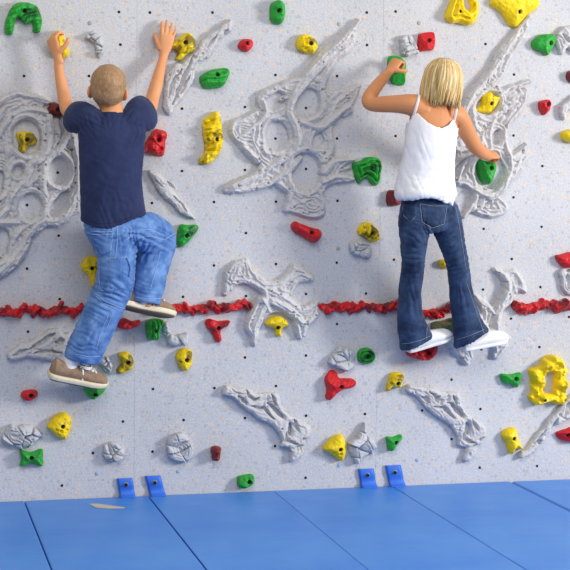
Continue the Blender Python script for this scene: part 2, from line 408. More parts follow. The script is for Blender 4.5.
def make_strands(strands, H, label, seed, step=.6, grow=1.3, wscale=1.0, base=None):
    """a web of rounded driftwood strands: each is (points x, y, half width) and swells and twists along its length"""
    segs = []
    for k, st in enumerate(strands):
        st = [np.array(p, float) for p in st]; pts = []
        closed = np.hypot(*(st[0][:2] - st[-1][:2])) < .6 and len(st) > 4
        for i in range(len(st) - 1):
            p1, p2 = st[i], st[i + 1]
            p0 = st[i - 1] if i > 0 else (st[-2] if closed else p1); p3 = st[i + 2] if i + 2 < len(st) else (st[1] if closed else p2)
            for j in range(4):
                t = j / 4; pts.append(.5 * ((2 * p1) + (-p0 + p2) * t + (2 * p0 - 5 * p1 + 4 * p2 - p3) * t * t + (-p0 + 3 * p1 - 3 * p2 + p3) * t ** 3))
        pts.append(st[-1]); segs.append(pts)
    bo = poly_sdf(smooth_poly(base[0], 3)) if base else None; bh_ = [poly_sdf(smooth_poly(h_, 3)) for h_ in base[1]] if base else []
    rng = random.Random(seed); lev = [rng.uniform(.78, 1.08) for _ in strands]
    def fields(x, y, want_h):
        wx = x + .55 * noise2(x / 6, y / 6, seed) + .3 * noise2(x / 2.5, y / 2.5, seed + 5); wy = y + .55 * noise2(x / 6, y / 6, seed + 9) + .3 * noise2(x / 2.5, y / 2.5, seed + 7)
        D = np.full(x.shape, -1e9); Hh = np.zeros(x.shape)
        for k, pts in enumerate(segs):
            best = np.full(x.shape, -1e9); q = np.full(x.shape, 9.0); wq = np.full(x.shape, 1.0); sg = np.zeros(x.shape)
            for a, b in zip(pts, pts[1:]):
                # skip work far from this piece
                m = (np.abs(wx - (a[0] + b[0]) / 2) < 14) & (np.abs(wy - (a[1] + b[1]) / 2) < 14)
                if not m.any(): continue
                ds, t = seg_dist(wx[m], wy[m], a[:2], b[:2]); w = (a[2] + (b[2] - a[2]) * t) * wscale
                v = w - ds; bm_ = best[m]; up = v > bm_; bm_[up] = v[up]; best[m] = bm_
                if want_h:
                    r = ds / w; qm = q[m]; u2 = r < qm; qm[u2] = r[u2]; q[m] = qm; wm = wq[m]; wm[u2] = w[u2]; wq[m] = wm
                    cr_ = ((b[0] - a[0]) * (wy[m] - a[1]) - (b[1] - a[1]) * (wx[m] - a[0])) / (np.hypot(b[0] - a[0], b[1] - a[1]) + 1e-6); sm_ = sg[m]; sm_[u2] = cr_[u2]; sg[m] = sm_
            D = np.maximum(D, best)
            if want_h:
                ex = np.clip(wq / 3.6, .62, 1.12)
                core = np.where(q < 1, .42 + .58 * np.sqrt(np.clip(1 - q * q, 0, 1)), .42 * np.clip(1 - (q - 1) * wq / (grow * 1.3), 0, 1))
                rid = .05 * np.cos(sg * 1.7 + 2.2 * noise2(x / 10, y / 10, seed + 40 + k)) * (q < 1) * np.clip((1 - q) * 3, 0, 1)
                h = lev[k] * ex * core * (1 + .16 * noise2(x / 9, y / 9, seed + 20 + k)) + rid
                Hh = np.maximum(Hh, h)
        D = D + grow
        if bo is not None:
            db = bo(wx, wy) - 1.0
            for h_ in bh_: db = np.minimum(db, -h_(wx, wy) - .3)
            D = np.maximum(D, db)
            if want_h:
                e = np.clip(db / 2.6, 0, 1); web = (.22 + .36 * np.sqrt(1 - (1 - e) ** 2)) * (db > -.5)
                g_ = np.abs(((db / 5.0 + 1.6 * noise2(x / 12, y / 12, seed + 81)) % 1.0) * 2 - 1)
                web = web * (1 + .25 * noise2(x / 8, y / 8, seed + 80)) + .16 * (g_ ** 3) * e - .14 * ((1 - g_) ** 4) * e
                Hh = np.maximum(Hh, web)
        return D, Hh
    def sdf(x, y): return fields(x, y, False)[0]
    def hf(x, y, d):
        h = fields(x, y, True)[1]
        pit = np.clip(noise2(x / 3.0, y / 3.0, seed + 50) - .62, 0, 1); h = h - 1.3 * pit * (h > .35)
        h = h + .05 * noise2(x / 2.0, y / 2.0, seed + 60) + .05 * noise2(x / 4.5, y / 4.5, seed + 61)
        return np.maximum(H * h, .003)
    al = [p for st in strands for p in st]
    me, c, _ = relief_mesh('sculpted_relief', sdf, hf, (min(p[0] - p[2] for p in al) - 3, min(p[1] - p[2] for p in al) - 3, max(p[0] + p[2] for p in al) + 3, max(p[1] + p[2] for p in al) + 3), step, H)
    o = obj('sculpted_relief', me, M['relief'], None, c); tag(o, label, 'wall relief', 'grey sculpted reliefs on the climbing wall'); return o
def ring(cx, cy, rx, ry, rot, w, n=12):
    return [(x, y, w) for x, y in ell(cx, cy, rx, ry, rot, n)] + [(*ell(cx, cy, rx, ry, rot, n)[0], w)]
S1 = [ring(26.5, 137, 18, 21.5, -.1, 3.4), ring(59, 170.6, 14, 18, 0, 3.2), ring(18, 171, 8, 9.5, .5, 2.8), ring(30, 206, 15.5, 17, .2, 3.2),
  [(47, 101, 3), (38, 99, 3.6), (28, 96, 3.4), (15, 95, 3.2), (0, 102, 4), (-10, 108, 5)], [(46, 113, 3), (34, 110, 3.5), (20, 112, 3), (7, 121, 4), (-3, 137, 4.4), (-10, 150, 5)], [(40, 103, 2.6), (24, 103, 2.8), (9, 111, 3), (-5, 122, 3.5)],
  [(49, 118, 4), (50, 130, 4.4), (47, 145, 4.8), (41, 158, 4.6), (30, 165, 4), (25, 180, 4), (15, 193, 4), (7, 209, 4), (-6, 222, 5)], [(64, 120, 3.6), (67, 132, 4.4), (61, 146, 4), (51, 153, 3.6), (44, 165, 3.6), (42, 182, 4), (45, 195, 3.6)],
  [(56, 121, 3.2), (58, 134, 3.4), (53, 146, 3.2)], [(70, 133, 3.5), (75, 150, 4), (77, 168, 4.2), (77, 186, 4.2), (73, 197, 4.4), (70, 208, 4.8), (61, 219, 4.6), (51, 222, 4), (44, 220, 3.6), (36, 226, 4), (27, 236, 4.4), (21, 248, 4.6), (10, 262, 4.8), (-6, 277, 5)],
  [(66, 186, 3.2), (53, 193, 3.4), (46, 206, 3.4), (43, 216, 3.5), (31, 223, 3.4), (19, 231, 3.6), (12, 244, 3.4), (9, 257, 3.6), (-6, 268, 4)], [(9, 148, 4), (8, 165, 3.6), (9, 180, 3.2), (5, 195, 4), (-6, 206, 4)], [(29, 240, 3), (24, 250, 3.4), (16, 263, 3.4)],
  [(0, 222, 4.2), (11, 222, 3.8), (20, 222, 3.4)], [(5, 128, 3), (8, 150, 3.4)], [(2, 112, 4), (-8, 128, 4)], [(28, 186, 3), (36, 178, 3.4), (43, 170, 3)], [(69, 152, 3), (75, 165, 2.6)], [(14, 184, 3.4), (10, 200, 3.4), (14, 214, 3)]]
F1 = [(-12, 97), (0, 97.5), (9, 95), (19, 91), (30, 95), (38.6, 97.5), (45, 103), (43, 113), (48, 118), (56, 119.5), (66, 119.5), (73, 136), (79, 159), (80, 180), (81, 201), (80, 212), (77, 214), (67, 221),
      (58, 228), (51, 227), (48, 227.5), (40, 232.6), (31.6, 241), (27, 250), (27, 257), (19, 266), (10.5, 274), (0, 279), (-12, 284)]
make_strands(S1, .044, 'largest grey sculpted driftwood relief, full of round holes, at the left edge behind the boy', 11, base=(F1, [ell(26.5, 137, 15.5, 19, -.1), ell(59, 170.6, 11.5, 15.5), ell(18, 171, 5.5, 6.8, .5), ell(30, 206, 13, 14.5, .2), [(67.5, 189), (67.5, 203), (60, 210), (56, 217), (50, 214), (50, 208), (58, 196)], ell(3.5, 241, 5.5, 13), ell(-1, 186, 3.5, 15, .15)]))
S2 = [[(358, 20.5, 1.4), (346, 37, 3.6), (333, 50, 5.2), (318, 65, 6), (304, 81, 5.8), (293, 97, 4.6), (288, 112, 4.6), (293, 124, 4.6), (297, 138, 4.6), (295, 150, 4.2)], [(356, 41, 1.8), (346, 50, 3), (335, 57, 3.2), (327, 70, 3.6), (321, 86, 4), (323, 100, 4), (321, 113, 4), (311, 120, 3.6), (300, 122, 4)],
  [(303, 80, 4), (286, 84, 3), (271, 91, 3.4), (261, 98, 3.6), (263, 108, 3), (272, 113, 2.6), (284, 108, 3)], [(263, 103, 3), (265, 112, 2.8), (258, 122, 2.6), (247, 131, 2.5), (237, 138, 2.4)], [(257, 112, 2.2), (244, 119, 2.5), (233, 124, 3), (233, 134, 3), (241, 144, 2.8), (250, 153, 3.4), (257, 160, 3.4)],
  [(291, 103, 3.4), (281, 116, 3.2), (269, 119, 3), (263, 128, 3), (261, 141, 3.2), (264, 152, 3.8), (273, 155, 3.4), (284, 152, 3.2), (291, 144, 3.4)], [(250, 131, 2.4), (253, 142, 2.6), (258, 152, 3)], [(296, 150, 4.2), (284, 158, 4.2), (272, 165, 3.6), (258, 175, 3.6), (243, 182, 4), (231, 188, 4), (226, 190, 3)],
  [(299, 158, 3), (289, 169, 3.2), (277, 178, 3.2), (262, 185, 3.2), (246, 189, 2.8), (232, 191, 2.6)], [(291, 158, 3.2), (288, 172, 3.2), (291, 186, 3.6), (298, 194, 3.6), (307, 195, 3), (317, 189, 3.6), (323, 178, 3.6), (323, 165, 3.6), (318, 154, 3.6), (308, 149, 3.6), (298, 150, 3.8)],
  [(291, 186, 4), (289, 198, 3.2), (286, 209, 2.8)], [(293, 197, 3), (301, 203, 3), (311, 205, 2.6), (320, 206, 2.8), (322, 213, 2.6), (312, 216, 2.4), (300, 213, 2.4), (289, 209, 2.4)], [(317, 190, 3), (321, 200, 3), (321, 208, 3)], [(279, 184, 3), (289, 192, 3)], [(300, 200, 2.4), (306, 212, 2)],
  [(323, 172, 4), (332, 163, 3.4), (343, 160, 2.8), (353, 159, 1.6)], [(322, 182, 3.6), (334, 177, 3.4), (345, 177, 2.8), (352, 179, 1.8)], [(327, 178, 2.6), (338, 170, 2.6), (349, 168, 1.6)], [(300, 122, 4), (312, 127, 3.2), (322, 127, 3.4), (330, 121, 4), (340, 112, 3.4), (350, 104, 3), (357, 90, 2.2)],
  [(329, 119, 3), (335, 104, 3), (346, 95, 3), (358, 86, 2)], [(328, 103, 2.5), (337, 94, 2.6), (348, 91, 2)], [(328, 124, 3.6), (329, 138, 3.6), (330, 150, 4), (322, 161, 4)], [(309, 124, 2.6), (309, 140, 3), (311, 150, 3.2), (322, 151, 3.2)], [(301, 125, 3), (303, 140, 3.2), (305, 149, 3)], [(341, 101, 2.2), (348, 97, 2), (351, 112, 1.8)], [(280, 100, 1.8), (286, 98, 2.4)]]
F2 = [(358, 20.5), (357, 32), (355, 43), (345, 54), (334, 65), (327, 79), (324, 89), (332, 91), (345, 88), (357, 85), (358, 95), (353, 108), (348, 117), (338, 120), (332, 128), (330, 138), (329, 149), (334, 157), (345, 157), (353, 160), (345, 166), (340, 172),
      (352, 176), (350, 182), (338, 184), (328, 188), (322, 197), (324, 209), (317, 217), (304, 216), (290, 213), (284, 211), (287, 200), (287, 193), (279, 187), (270, 185.5), (253, 192), (238, 192), (225, 193.5), (224, 187), (233, 181), (246, 176), (254, 170), (258, 163), (251.5, 156.5),
      (247.6, 151), (243, 150), (236, 143), (232, 134), (229.5, 125), (236, 120), (249, 116), (258, 109), (261, 103), (256, 101), (260, 94), (272, 89), (283, 82), (294, 81), (307, 72), (316, 55), (328, 43), (344, 34)]
make_strands(S2, .040, 'big grey driftwood relief with three round holes, standing between the two climbers', 22, base=(F2, [ell(308, 103, 12.5, 14, .2), ell(276.5, 136, 11.5, 15, -.15), ell(305.5, 171, 15, 19.5, .1), [(321, 132), (322.5, 142), (316, 147), (311, 144), (314, 137)], [(265, 99), (277, 92), (283, 95), (290, 99), (287, 104), (278, 110), (271, 112), (268, 105)]]))
S3 = [[(529, 17, 1.4), (517, 32, 2.8), (507, 46, 3.2), (498, 60, 3.4), (489, 74, 3.4), (479, 86, 3.8), (470, 97, 4.2), (463, 112, 4), (459, 128, 4)], [(527, 26, 1.8), (516, 45, 2.8), (506, 60, 3), (500, 73, 3), (492, 84, 3), (482, 92, 3), (473, 103, 3), (471, 116, 3.4), (474, 126, 3.4), (480, 135, 3), (478, 146, 3), (470, 154, 3), (460, 158, 3), (452, 164, 3)],
  [(523, 38, 1.8), (512, 43, 2), (504, 54, 2)], ring(487, 103, 13.5, 14.5, .5, 2.5), [(499, 96, 2.6), (506, 90, 2.4), (517, 85, 1.8), (530, 81, 1.2)], [(501, 108, 3), (508, 102, 2.8), (515, 96, 2.6), (525, 91, 2)], [(525, 93, 1.8), (521, 106, 2.4), (513, 116, 2.8), (506, 124, 3), (503, 134, 3), (505, 146, 3), (508, 156, 3.4), (510, 166, 3), (506, 178, 3.4), (499, 190, 4), (491, 196, 4), (482, 195, 3.6), (474, 190, 3.4)],
  [(494, 117, 3), (490, 126, 3), (488, 138, 3), (490, 148, 3), (484, 153, 3), (474, 161, 3), (471, 174, 3), (474, 185, 3)], [(502, 116, 2), (497, 126, 2.2)], [(510, 158, 2.8), (518, 153, 2.2), (526, 145, 1.2)], [(511, 170, 2.8), (519, 165, 2.2), (525, 157, 1.5)], [(508, 180, 2.4), (515, 175, 2), (520, 169, 1.5)], [(457, 182, 2.4), (466, 184, 2.5), (473, 190, 3), (475, 198, 3), (470, 207, 2.4), (464, 216, 1.6)],
  [(482, 197, 3), (480, 206, 3), (476, 211, 2.2), (488, 215, 2.4), (498, 213, 2.4), (505, 209, 2.2), (500, 202, 3), (494, 196, 3)], [(485, 207, 2), (496, 207, 2)], [(455, 150, 2.4), (462, 150, 2.5), (472, 145, 2.4)], [(466, 160, 2.4), (460, 172, 2.4), (457, 182, 2.4)], [(513, 105, 2), (509, 116, 2.2)]]
F3 = [(528, 17), (513, 32), (501, 43), (493, 54), (490, 65), (481, 75), (471, 86), (466, 93), (460, 108), (455, 125), (452, 150), (455, 152), (452, 165), (454, 181), (462, 184), (470, 188), (474, 195), (472, 204), (466, 214), (476, 212), (489, 216), (501.6, 214), (506, 208), (499, 202), (504, 193), (511, 183), (517.5, 175), (524, 159), (526.7, 144), (517.5, 152),
      (511, 155), (508.5, 144), (507.5, 132), (508, 124), (514, 117), (520, 109), (526.7, 94), (520, 88), (530, 81), (517.5, 83), (506, 87.5), (500, 87), (498, 80), (506, 59), (519, 43), (528, 27)]
make_strands(S3, .040, 'tall grey driftwood relief behind the girl with two coloured holds in its hollows', 33, base=(F3, [ell(487, 103, 11.5, 12.5, .5), ell(489, 171, 14.5, 17.5), ell(496, 137, 4.2, 7.5, .3), ell(461, 168, 5, 10, .5)]))
F4 = [(232, 20), (230, 30.5), (225, 36), (217.6, 41), (210, 55.5), (202, 61), (195, 73), (191.5, 85.5), (185, 92), (179, 102), (170, 115.5), (165.5, 111.5), (162.5, 107), (163.5, 92), (165.5, 75), (173, 67), (183, 61), (194, 52.7), (202, 40), (215.6, 29.5), (225, 22.7)]
make_relief(F4, [], [([(193, 56), (184, 75), (172, 104)], 1.7, .8), ([(200, 62), (190, 70)], 1.8, .8), ([(180, 70), (171, 86), (168, 98)], 1.3, .7), ([(215, 36), (206, 48)], 1.2, .6), ([(190, 76), (180, 94)], 1.2, .6), ([(226, 30), (221, 38)], 1.4, .7)], .030, 'long slim grey relief slanting between the boy\'s raised right hand and a green hold', 44, 6, 3.4)
F5 = [(147, 172), (154, 170.6), (164, 178), (173, 184), (183, 201), (189.5, 211), (196, 218), (189.5, 218), (178, 211), (168, 201), (159, 192), (154, 184)]
make_relief(F5, [], [([(166, 181), (175, 192), (183, 203)], 2.2, .95), ([(154, 178), (160, 186)], 1, .5), ([(172, 196), (186, 211)], 1, .5)], .028, 'small grey splinter relief just right of the boy\'s shirt', 55, 5, 3.2, .5)
S6 = [[(246, 260, 1.8), (250, 270, 2.8), (258, 280, 3.4), (268, 285, 4.4), (280, 283, 4), (289, 275, 3.4), (293, 266, 1.8)], [(293, 268, 2), (303, 271, 2.4), (311.5, 279, 1.8), (301, 280, 2), (294, 284, 2.4), (290, 294, 1.8)], [(245, 261, 2.4), (236, 264, 2.6), (229, 270, 3), (226, 282, 2.6), (224, 294, 1.5)], [(241, 266, 2), (234, 276, 2.8), (230, 288, 2)],
  [(232, 282, 2.6), (243, 280, 3), (254, 284, 3.6), (264, 290, 5), (266, 300, 5), (260, 312, 4), (254, 325, 3.6), (253, 335, 3), (254, 344, 1.8)], [(259, 300, 3), (251, 314, 2.8), (247, 325, 2.6), (251, 333, 2.5)], [(270, 290, 5), (280, 296, 4.6), (290, 303, 4.6), (300, 309, 4), (308, 308, 3.2), (317, 302, 1.8)], [(272, 300, 5), (284, 307, 5), (294, 314, 4.6), (300, 321, 4), (306, 322, 3.4), (316, 314, 2.4)],
  [(296, 318, 3), (297, 328, 3), (300, 337, 1.8)], [(305, 324, 3), (303, 334, 2.2)], [(280, 290, 4), (288, 292, 2.8)], [(238, 270, 2.4), (243, 278, 2.6)], [(262, 300, 4), (268, 310, 3)]]
F6 = [(245.7, 258.7), (251.5, 267), (262, 277), (270, 280), (283, 277), (290, 271), (292, 265.4), (304.6, 269), (312, 278), (310, 282), (298, 281), (293, 288), (290, 296), (298, 303), (306.5, 306), (316, 302), (318, 312), (310.4, 325), (304.6, 335), (297, 338), (293, 331), (292, 322), (285, 315.6), (275.6, 313), (267, 316.6), (262, 325), (259.5, 335), (256, 344.6), (251.5, 343.6), (249.6, 333), (244, 325), (246, 317), (255, 306), (261, 297), (258, 290), (250.5, 286), (239, 285), (232, 289), (227, 296), (222.5, 294), (223.5, 285), (223.5, 275), (231, 265), (239, 260.6)]
make_strands(S6, .040, 'grey X-shaped relief in the middle of the wall, above a yellow hold', 66, base=(F6, []))
F7 = [(224.5, 385.6), (235, 387.5), (246.7, 388.5), (256, 393), (270, 393), (277.6, 394), (281.4, 404), (284, 411), (293, 416.5), (309, 425), (309.5, 433), (304.6, 441.6), (302.7, 452), (295, 461), (289, 461), (290, 448), (280.5, 446.4), (279.5, 437), (272, 426), (256, 417.5), (244.7, 409), (231, 396), (222.5, 395)]
G7 = [([(246, 391), (253, 400), (258, 396)], 1.4, .8), ([(271, 395), (275, 404)], 1.4, .7), ([(250, 406), (262, 408), (273, 418)], 1.5, .8), ([(292, 420), (299, 431)], 1.6, .8), ([(286, 432), (284, 440), (296, 443)], 1.8, .8), ([(238, 396), (246, 402)], 1.6, .7), ([(290, 448), (304, 446)], 1.8, .8), ([(266, 403), (276, 409)], 1.2, .6), ([(303, 437), (306, 441)], 1.4, .9)]
make_relief(F7, [[(270, 407), (273, 406), (283, 415), (281, 418)], ell(289, 428.5, 1.9, 6)], G7, .032, 'long grey bone-like relief low on the wall under the X-shaped relief', 77, 5, 3.6, warp=.7)
F8 = [(408.5, 383.7), (420, 386.6), (431.7, 387.5), (441, 391.4), (451, 391.4), (458.7, 393.3), (460.6, 404), (464.5, 411.7), (472, 417.5), (484, 426), (485, 435), (480, 442.6), (476, 451), (469, 461), (461.6, 460), (465.5, 447.4), (457, 445.5), (455.8, 437), (450, 426), (433.6, 414.6), (424, 406), (414, 395), (406.6, 391.4)]
def shift78(p): # the same casting, hung again further right
    return ((p[0] - 222.5) * .915 + 406.6, p[1] - .6)
make_relief(F8, [[(450.5, 406), (453.5, 405), (463, 414), (461, 417)], ell(466.5, 428, 1.9, 6)], [([shift78(q) for q in g[0]], g[1], g[2]) for g in G7], .032, 'long grey bone-like relief low on the wall below the girl\'s shoes', 78, 5, 3.6, warp=.7)
F9 = [(8, 353), (20.5, 344), (34, 339.6), (45.6, 331.7), (56, 327), (62.7, 333), (71, 332), (76, 340), (67, 353), (55, 361), (48, 360), (34, 358), (20.5, 359), (10, 360)]
make_relief(F9, [], [([(30, 348), (44, 340), (54, 333)], 1.8, .8), ([(56, 342), (64, 340)], 2.4, .9), ([(34, 352), (46, 350), (60, 352)], 1.6, .7), ([(14, 355), (28, 349)], 1.2, .6)], .035, 'flat grey wing-shaped relief behind the boy\'s lower shin', 99, 6, 4.2)
S10 = [[(495, 270, 2.2), (503, 276, 3.4), (507, 288, 4), (502, 300, 4.2), (497, 312, 4.6), (496, 325, 4.6), (499, 336, 3.4), (508, 339, 2.4)], [(508, 340, 2.4), (503, 348, 2.8), (496, 357, 2.2)], [(505, 273, 2), (514, 273, 2.4), (520, 282, 3), (524, 291, 1.8)], [(515, 291, 2.6), (512, 282, 2.6), (506, 276, 2)], [(513, 296, 2.2), (508, 302, 2.5), (502, 306, 3)], [(475, 296, 2), (485, 304, 2.8), (492, 313, 3.6)],
  [(492, 332, 4), (480, 337, 4), (468, 338, 4), (457, 339, 4), (448, 341, 3.6), (455, 349, 3.2), (461, 357, 2.5), (467, 363, 1.8)], [(462, 344, 3), (468, 350, 2.2), (471, 357, 1.6)], [(478, 317, 3), (484, 327, 3.6), (490, 335, 3)], [(509, 284, 3), (509, 294, 2.6)]]
F10 = [(494.7, 267.6), (505, 271), (512.6, 271), (520, 278), (526, 290), (522, 293), (516, 292), (512.6, 301), (507, 303.4), (502, 311), (501, 322), (502, 330), (505, 336), (510.5, 338), (508, 343), (498, 354), (495, 359), (492, 357), (491, 347), (482, 343), (474, 347), (470.5, 353), (472, 358), (469.5, 362), (466, 364.5), (460, 359), (452, 352), (444, 344), (442, 339), (455, 333), (470, 322), (480, 313), (474, 299), (478, 295), (486, 303), (490.5, 305.5), (498, 297), (502, 285), (500, 278), (492.6, 272)]
make_strands(S10, .034, 'grey branching antler-like relief beneath the girl\'s right shoe', 110, base=(F10, []))
F11 = [(520.5, 458), (519.5, 453), (527, 446), (538, 432), (551, 415), (559.5, 406.5), (570, 394), (584, 380), (584, 412), (570, 418), (555, 426), (547, 434), (540.5, 442.6), (530, 453)]
make_relief(F11, [], [([(563, 415), (572, 398)], 1.6, .8), ([(548, 430), (556, 418)], 1.6, .8), ([(537, 440), (540, 444)], 2, .8), ([(530, 448), (544, 430)], 1, .5)], .032, 'grey diagonal relief at the lower right edge, below the yellow frame-shaped hold', 121, 5, 3.6)
F12 = [(556, 50), (555, 37.6), (561, 27.6), (567, 26), (580, 28), (582, 52), (573, 54), (567.5, 47.7), (561, 55)]
make_relief(F12, [], [([(562, 34), (568, 42)], 1.6, .9), ([(572, 30), (576, 46)], 1.6, .8)], .032, 'grey relief cut by the right edge, beside the upper right green hold', 132, 5, 3.6)
F13 = [(559, 107), (565, 101), (575, 93), (584, 95), (580, 108), (568, 110), (563, 121), (559, 117)]
make_relief(F13, [], [], .03, 'curved grey relief at the right edge above the small yellow hold', 143, 4, 3.6)
F14 = [(559, 272), (563, 268), (568, 271), (577, 269), (582, 294), (567, 294), (562, 289), (560, 280)]
make_relief(F14, [], [([(566, 274), (568, 288)], 1.8, .9)], .03, 'grey relief at the right edge under the red wedge hold', 154, 4, 3.6)

ROCKS = [([(85, 37.6), (93, 31), (103, 37.6), (103.5, 50), (99, 58), (96.6, 54), (95, 45), (90, 41)], .03, 'small grey hooked rock hold above the boy\'s head'),
 ([(399, 37.6), (409, 35), (416.5, 45), (416.5, 54), (406, 56.5), (400, 51.5)], .035, 'grey crumpled rock hold left of the upper red hold above the girl\'s left hand'),
 ([(350, 243), (361, 241), (371, 246), (370, 256), (359, 257), (350, 251)], .03, 'grey folded rock hold just under a black and yellow hold'),
 ([(327, 362), (336, 350), (344, 346), (354, 353), (354, 364), (344, 373), (337, 368)], .034, 'grey jagged rock hold between the red wedge and the round green hold'),
 ([(1, 438), (9, 424), (18, 427), (26, 424), (42, 433), (34, 442), (24, 450), (13, 445)], .038, 'grey rock cluster at the lower left, above a four-cornered green hold'),
 ([(104, 445), (113, 441), (122, 446), (125, 453), (116, 462), (105, 459)], .034, 'round grey rock hold above the left pair of blue flaps'),
 ([(167, 439.5), (180.6, 432), (190.7, 439.5), (193, 454.6), (188, 461), (173, 459.6), (167, 452)], .036, 'grey pitted rock hold left of the small dark red hold'),
 ([(363, 423), (366.5, 435.5), (375, 443), (374, 450), (363, 457.6), (356.6, 463.7), (353, 457.6), (347, 450), (348, 441.7), (357, 436)], .036, 'grey pointed rock hold between a yellow and a green hold above the right flaps'),
 ([(99, 360), (107, 357), (113, 365), (109.5, 373), (104, 371)], .026, 'small grey rock hold between the boy\'s left shoe and a yellow hold'),
 ([(163, 326), (167, 322), (170.6, 333.7), (180, 334), (188, 333), (187, 341), (180.6, 346), (170.6, 345), (165.6, 340)], .028, 'grey curled rock hold beside the green hold under the boy\'s right shoe')]
for k, (pts, H, lab) in enumerate(ROCKS):
    make_relief(pts, [], [], H, lab, 200 + 17 * k, 5, 4.6, .42, .4, 'climbing hold', 'rock_hold', 1.0, 'stone', kn=.9)

# ------------------------------------------------------------------ coloured holds
def make_hold(colour, dirt, pts, H, label, seed, bolt=None, style=(), R=None, step=.42, hole=None, bumps=(), warp=.25, name='climbing_hold', circles=None, cat='climbing hold', group=None):
    if circles:
        def outer(x, y):
            d = np.full(x.shape, -1e9)
            for cx, cy, r in circles: d = np.maximum(d, r - np.hypot(x - cx, y - cy))
            return d
        xs = [c[0] - c[2] for c in circles] + [c[0] + c[2] for c in circles]; ys = [c[1] - c[2] for c in circles] + [c[1] + c[2] for c in circles]
    else:
        outer = poly_sdf(smooth_poly(pts, 4)); xs = [p[0] for p in pts]; ys = [p[1] for p in pts]
    hol = poly_sdf(hole) if hole else None
    def sdf(x, y):
        wx = x + warp * noise2(x / 3.5, y / 3.5, seed); wy = y + warp * noise2(x / 3.5, y / 3.5, seed + 3)
        d = outer(wx, wy)
        if hol: d = np.minimum(d, -hol(wx, wy))
        return d
    cx, cy = np.mean(xs), np.mean(ys)
    if R is None: R = .5 * min(max(xs) - min(xs), max(ys) - min(ys)) * .8
    st = dict(style)
    rng = random.Random(seed)
    ang = rng.random() * 6.28
    def hf0(x, y, d):
        t = np.clip(d / R, 0, 1)
        h = H * (.18 + .82 * np.sqrt(1 - (1 - t) ** 2))
        h = h * (1 + st.get('tilt', .25) * ((x - cx) * math.cos(ang) + (y - cy) * math.sin(ang)) / (max(xs) - min(xs)))
        h = h + H * st.get('lump', .16) * (1.15 * noise2(x / 6.5, y / 6.5, seed + 11) + .45 * noise2(x / 3.2, y / 3.2, seed + 12))
        if 'groove' in st:
            a, lam, amp = st['groove']
            u = (x * math.cos(a) + y * math.sin(a)) / lam + .5 * noise2(x / 9, y / 9, seed + 15)
            h = h - H * amp * (np.abs((u % 1.0) * 2 - 1)) ** 2 * np.clip(d / 2, 0, 1)
        if 'ring' in st:
            lam, amp = st['ring']; h = h - H * amp * (np.abs(((d / lam + .3 * noise2(x / 9, y / 9, seed + 16)) % 1.0) * 2 - 1)) ** 2 * np.clip(d / 2, 0, 1)
        if 'facet' in st:
            r2 = random.Random(seed + 5); pl = np.full(x.shape, 1e9)
            for k in range(st['facet']):
                an = r2.random() * 6.28; off = r2.uniform(.55, 1.05)
                pl = np.minimum(pl, H * (off + .35 - ((x - cx) * math.cos(an) + (y - cy) * math.sin(an)) / (R * 1.5) * .6))
            h = np.minimum(h, np.maximum(pl, .2 * H))
        for bx, by, br, bh in bumps:
            q = np.clip(1 - ((x - bx) ** 2 + (y - by) ** 2) / (br * br), 0, 1)
            if bh > 0: h = np.maximum(h, bh * np.sqrt(q) + .002) if st.get('max', 0) else h + bh * q
            else: h = h + bh * q
        h = h + H * .035 * noise2(x / 1.7, y / 1.7, seed + 19)
        return np.maximum(h, .005)
    def hf(x, y, d):
        h = hf0(x, y, d)
        if bolt:
            r = np.hypot(x - bolt[0], y - bolt[1]); hb = hf0(np.array([bolt[0]]), np.array([bolt[1]]), np.array([max(1.0, float(outer(np.array([bolt[0]]), np.array([bolt[1]]))[0]))]))[0]
            cut = np.clip((2.5 - r) / .7, 0, 1); h = h * (1 - cut) + np.minimum(h, max(hb - .014, .010)) * cut
        return h
    me, c, sh = relief_mesh(name, sdf, hf, (min(xs) - 1, min(ys) - 1, max(xs) + 1, max(ys) + 1), step, H)
    o = obj(name, me, hold_mat(colour, dirt), None, c)
    tag(o, label, cat, group or ({'maroon': 'red', 'dusty': 'green'}.get(colour, colour) + ' climbing holds'))
    if bolt:
        hb = float(hf(np.array([bolt[0]]), np.array([bolt[1]]), np.array([5.0]))[0])
        b = P(bolt[0] - sh[0], bolt[1] - sh[1], 0); b.y = -hb + .002
        obj('bolt', BOLT, None, o, b - c)
    return o
D = dict
# green
make_hold('green', 2, [(4.5, 31), (6, 19), (12.5, 6), (22.6, 2), (35, 5), (41, 15), (41.5, 25), (39, 32.6), (32.6, 31), (32.6, 22), (25, 24), (17.5, 18), (14.5, 25), (12.5, 34), (8, 35)], .045, 'green horseshoe-shaped hold at the top left corner', 301, (24, 11.5), D(groove=(1.2, 6, .22)), 6)
make_hold('green', 0, [(271, 4), (278.5, 0), (284, 6), (283.5, 20), (278.5, 24.6), (271, 21), (270, 12.5)], .05, 'green pebble hold at the top edge above the big central relief', 302, (277, 11.5), D(lump=.1))
make_hold('green', 1, [(199.5, 78), (203, 74), (211, 70), (226, 68), (229, 74), (223, 86), (211, 89), (202, 86.6)], .05, 'green wedge hold with a scooped left flank, beside the slim top relief', 303, (216, 75), D(groove=(1.45, 7, .2), lump=.12))
make_hold('green', 0, [(532, 42.6), (540, 35), (552.5, 34.6), (555, 41.4), (550, 51.4), (546, 55.7), (540, 51), (533.6, 49)], .05, 'green three-cornered hold at the upper right, right of the yellow triangle', 304, (549, 43.5), D(facet=4, lump=.1))
make_hold('green', 1, [(388, 59), (397, 56), (405, 63), (404.5, 83), (399, 85), (391.4, 81.5)], .05, 'dark green hold gripped by the girl\'s raised left hand', 305, None, D(facet=4))
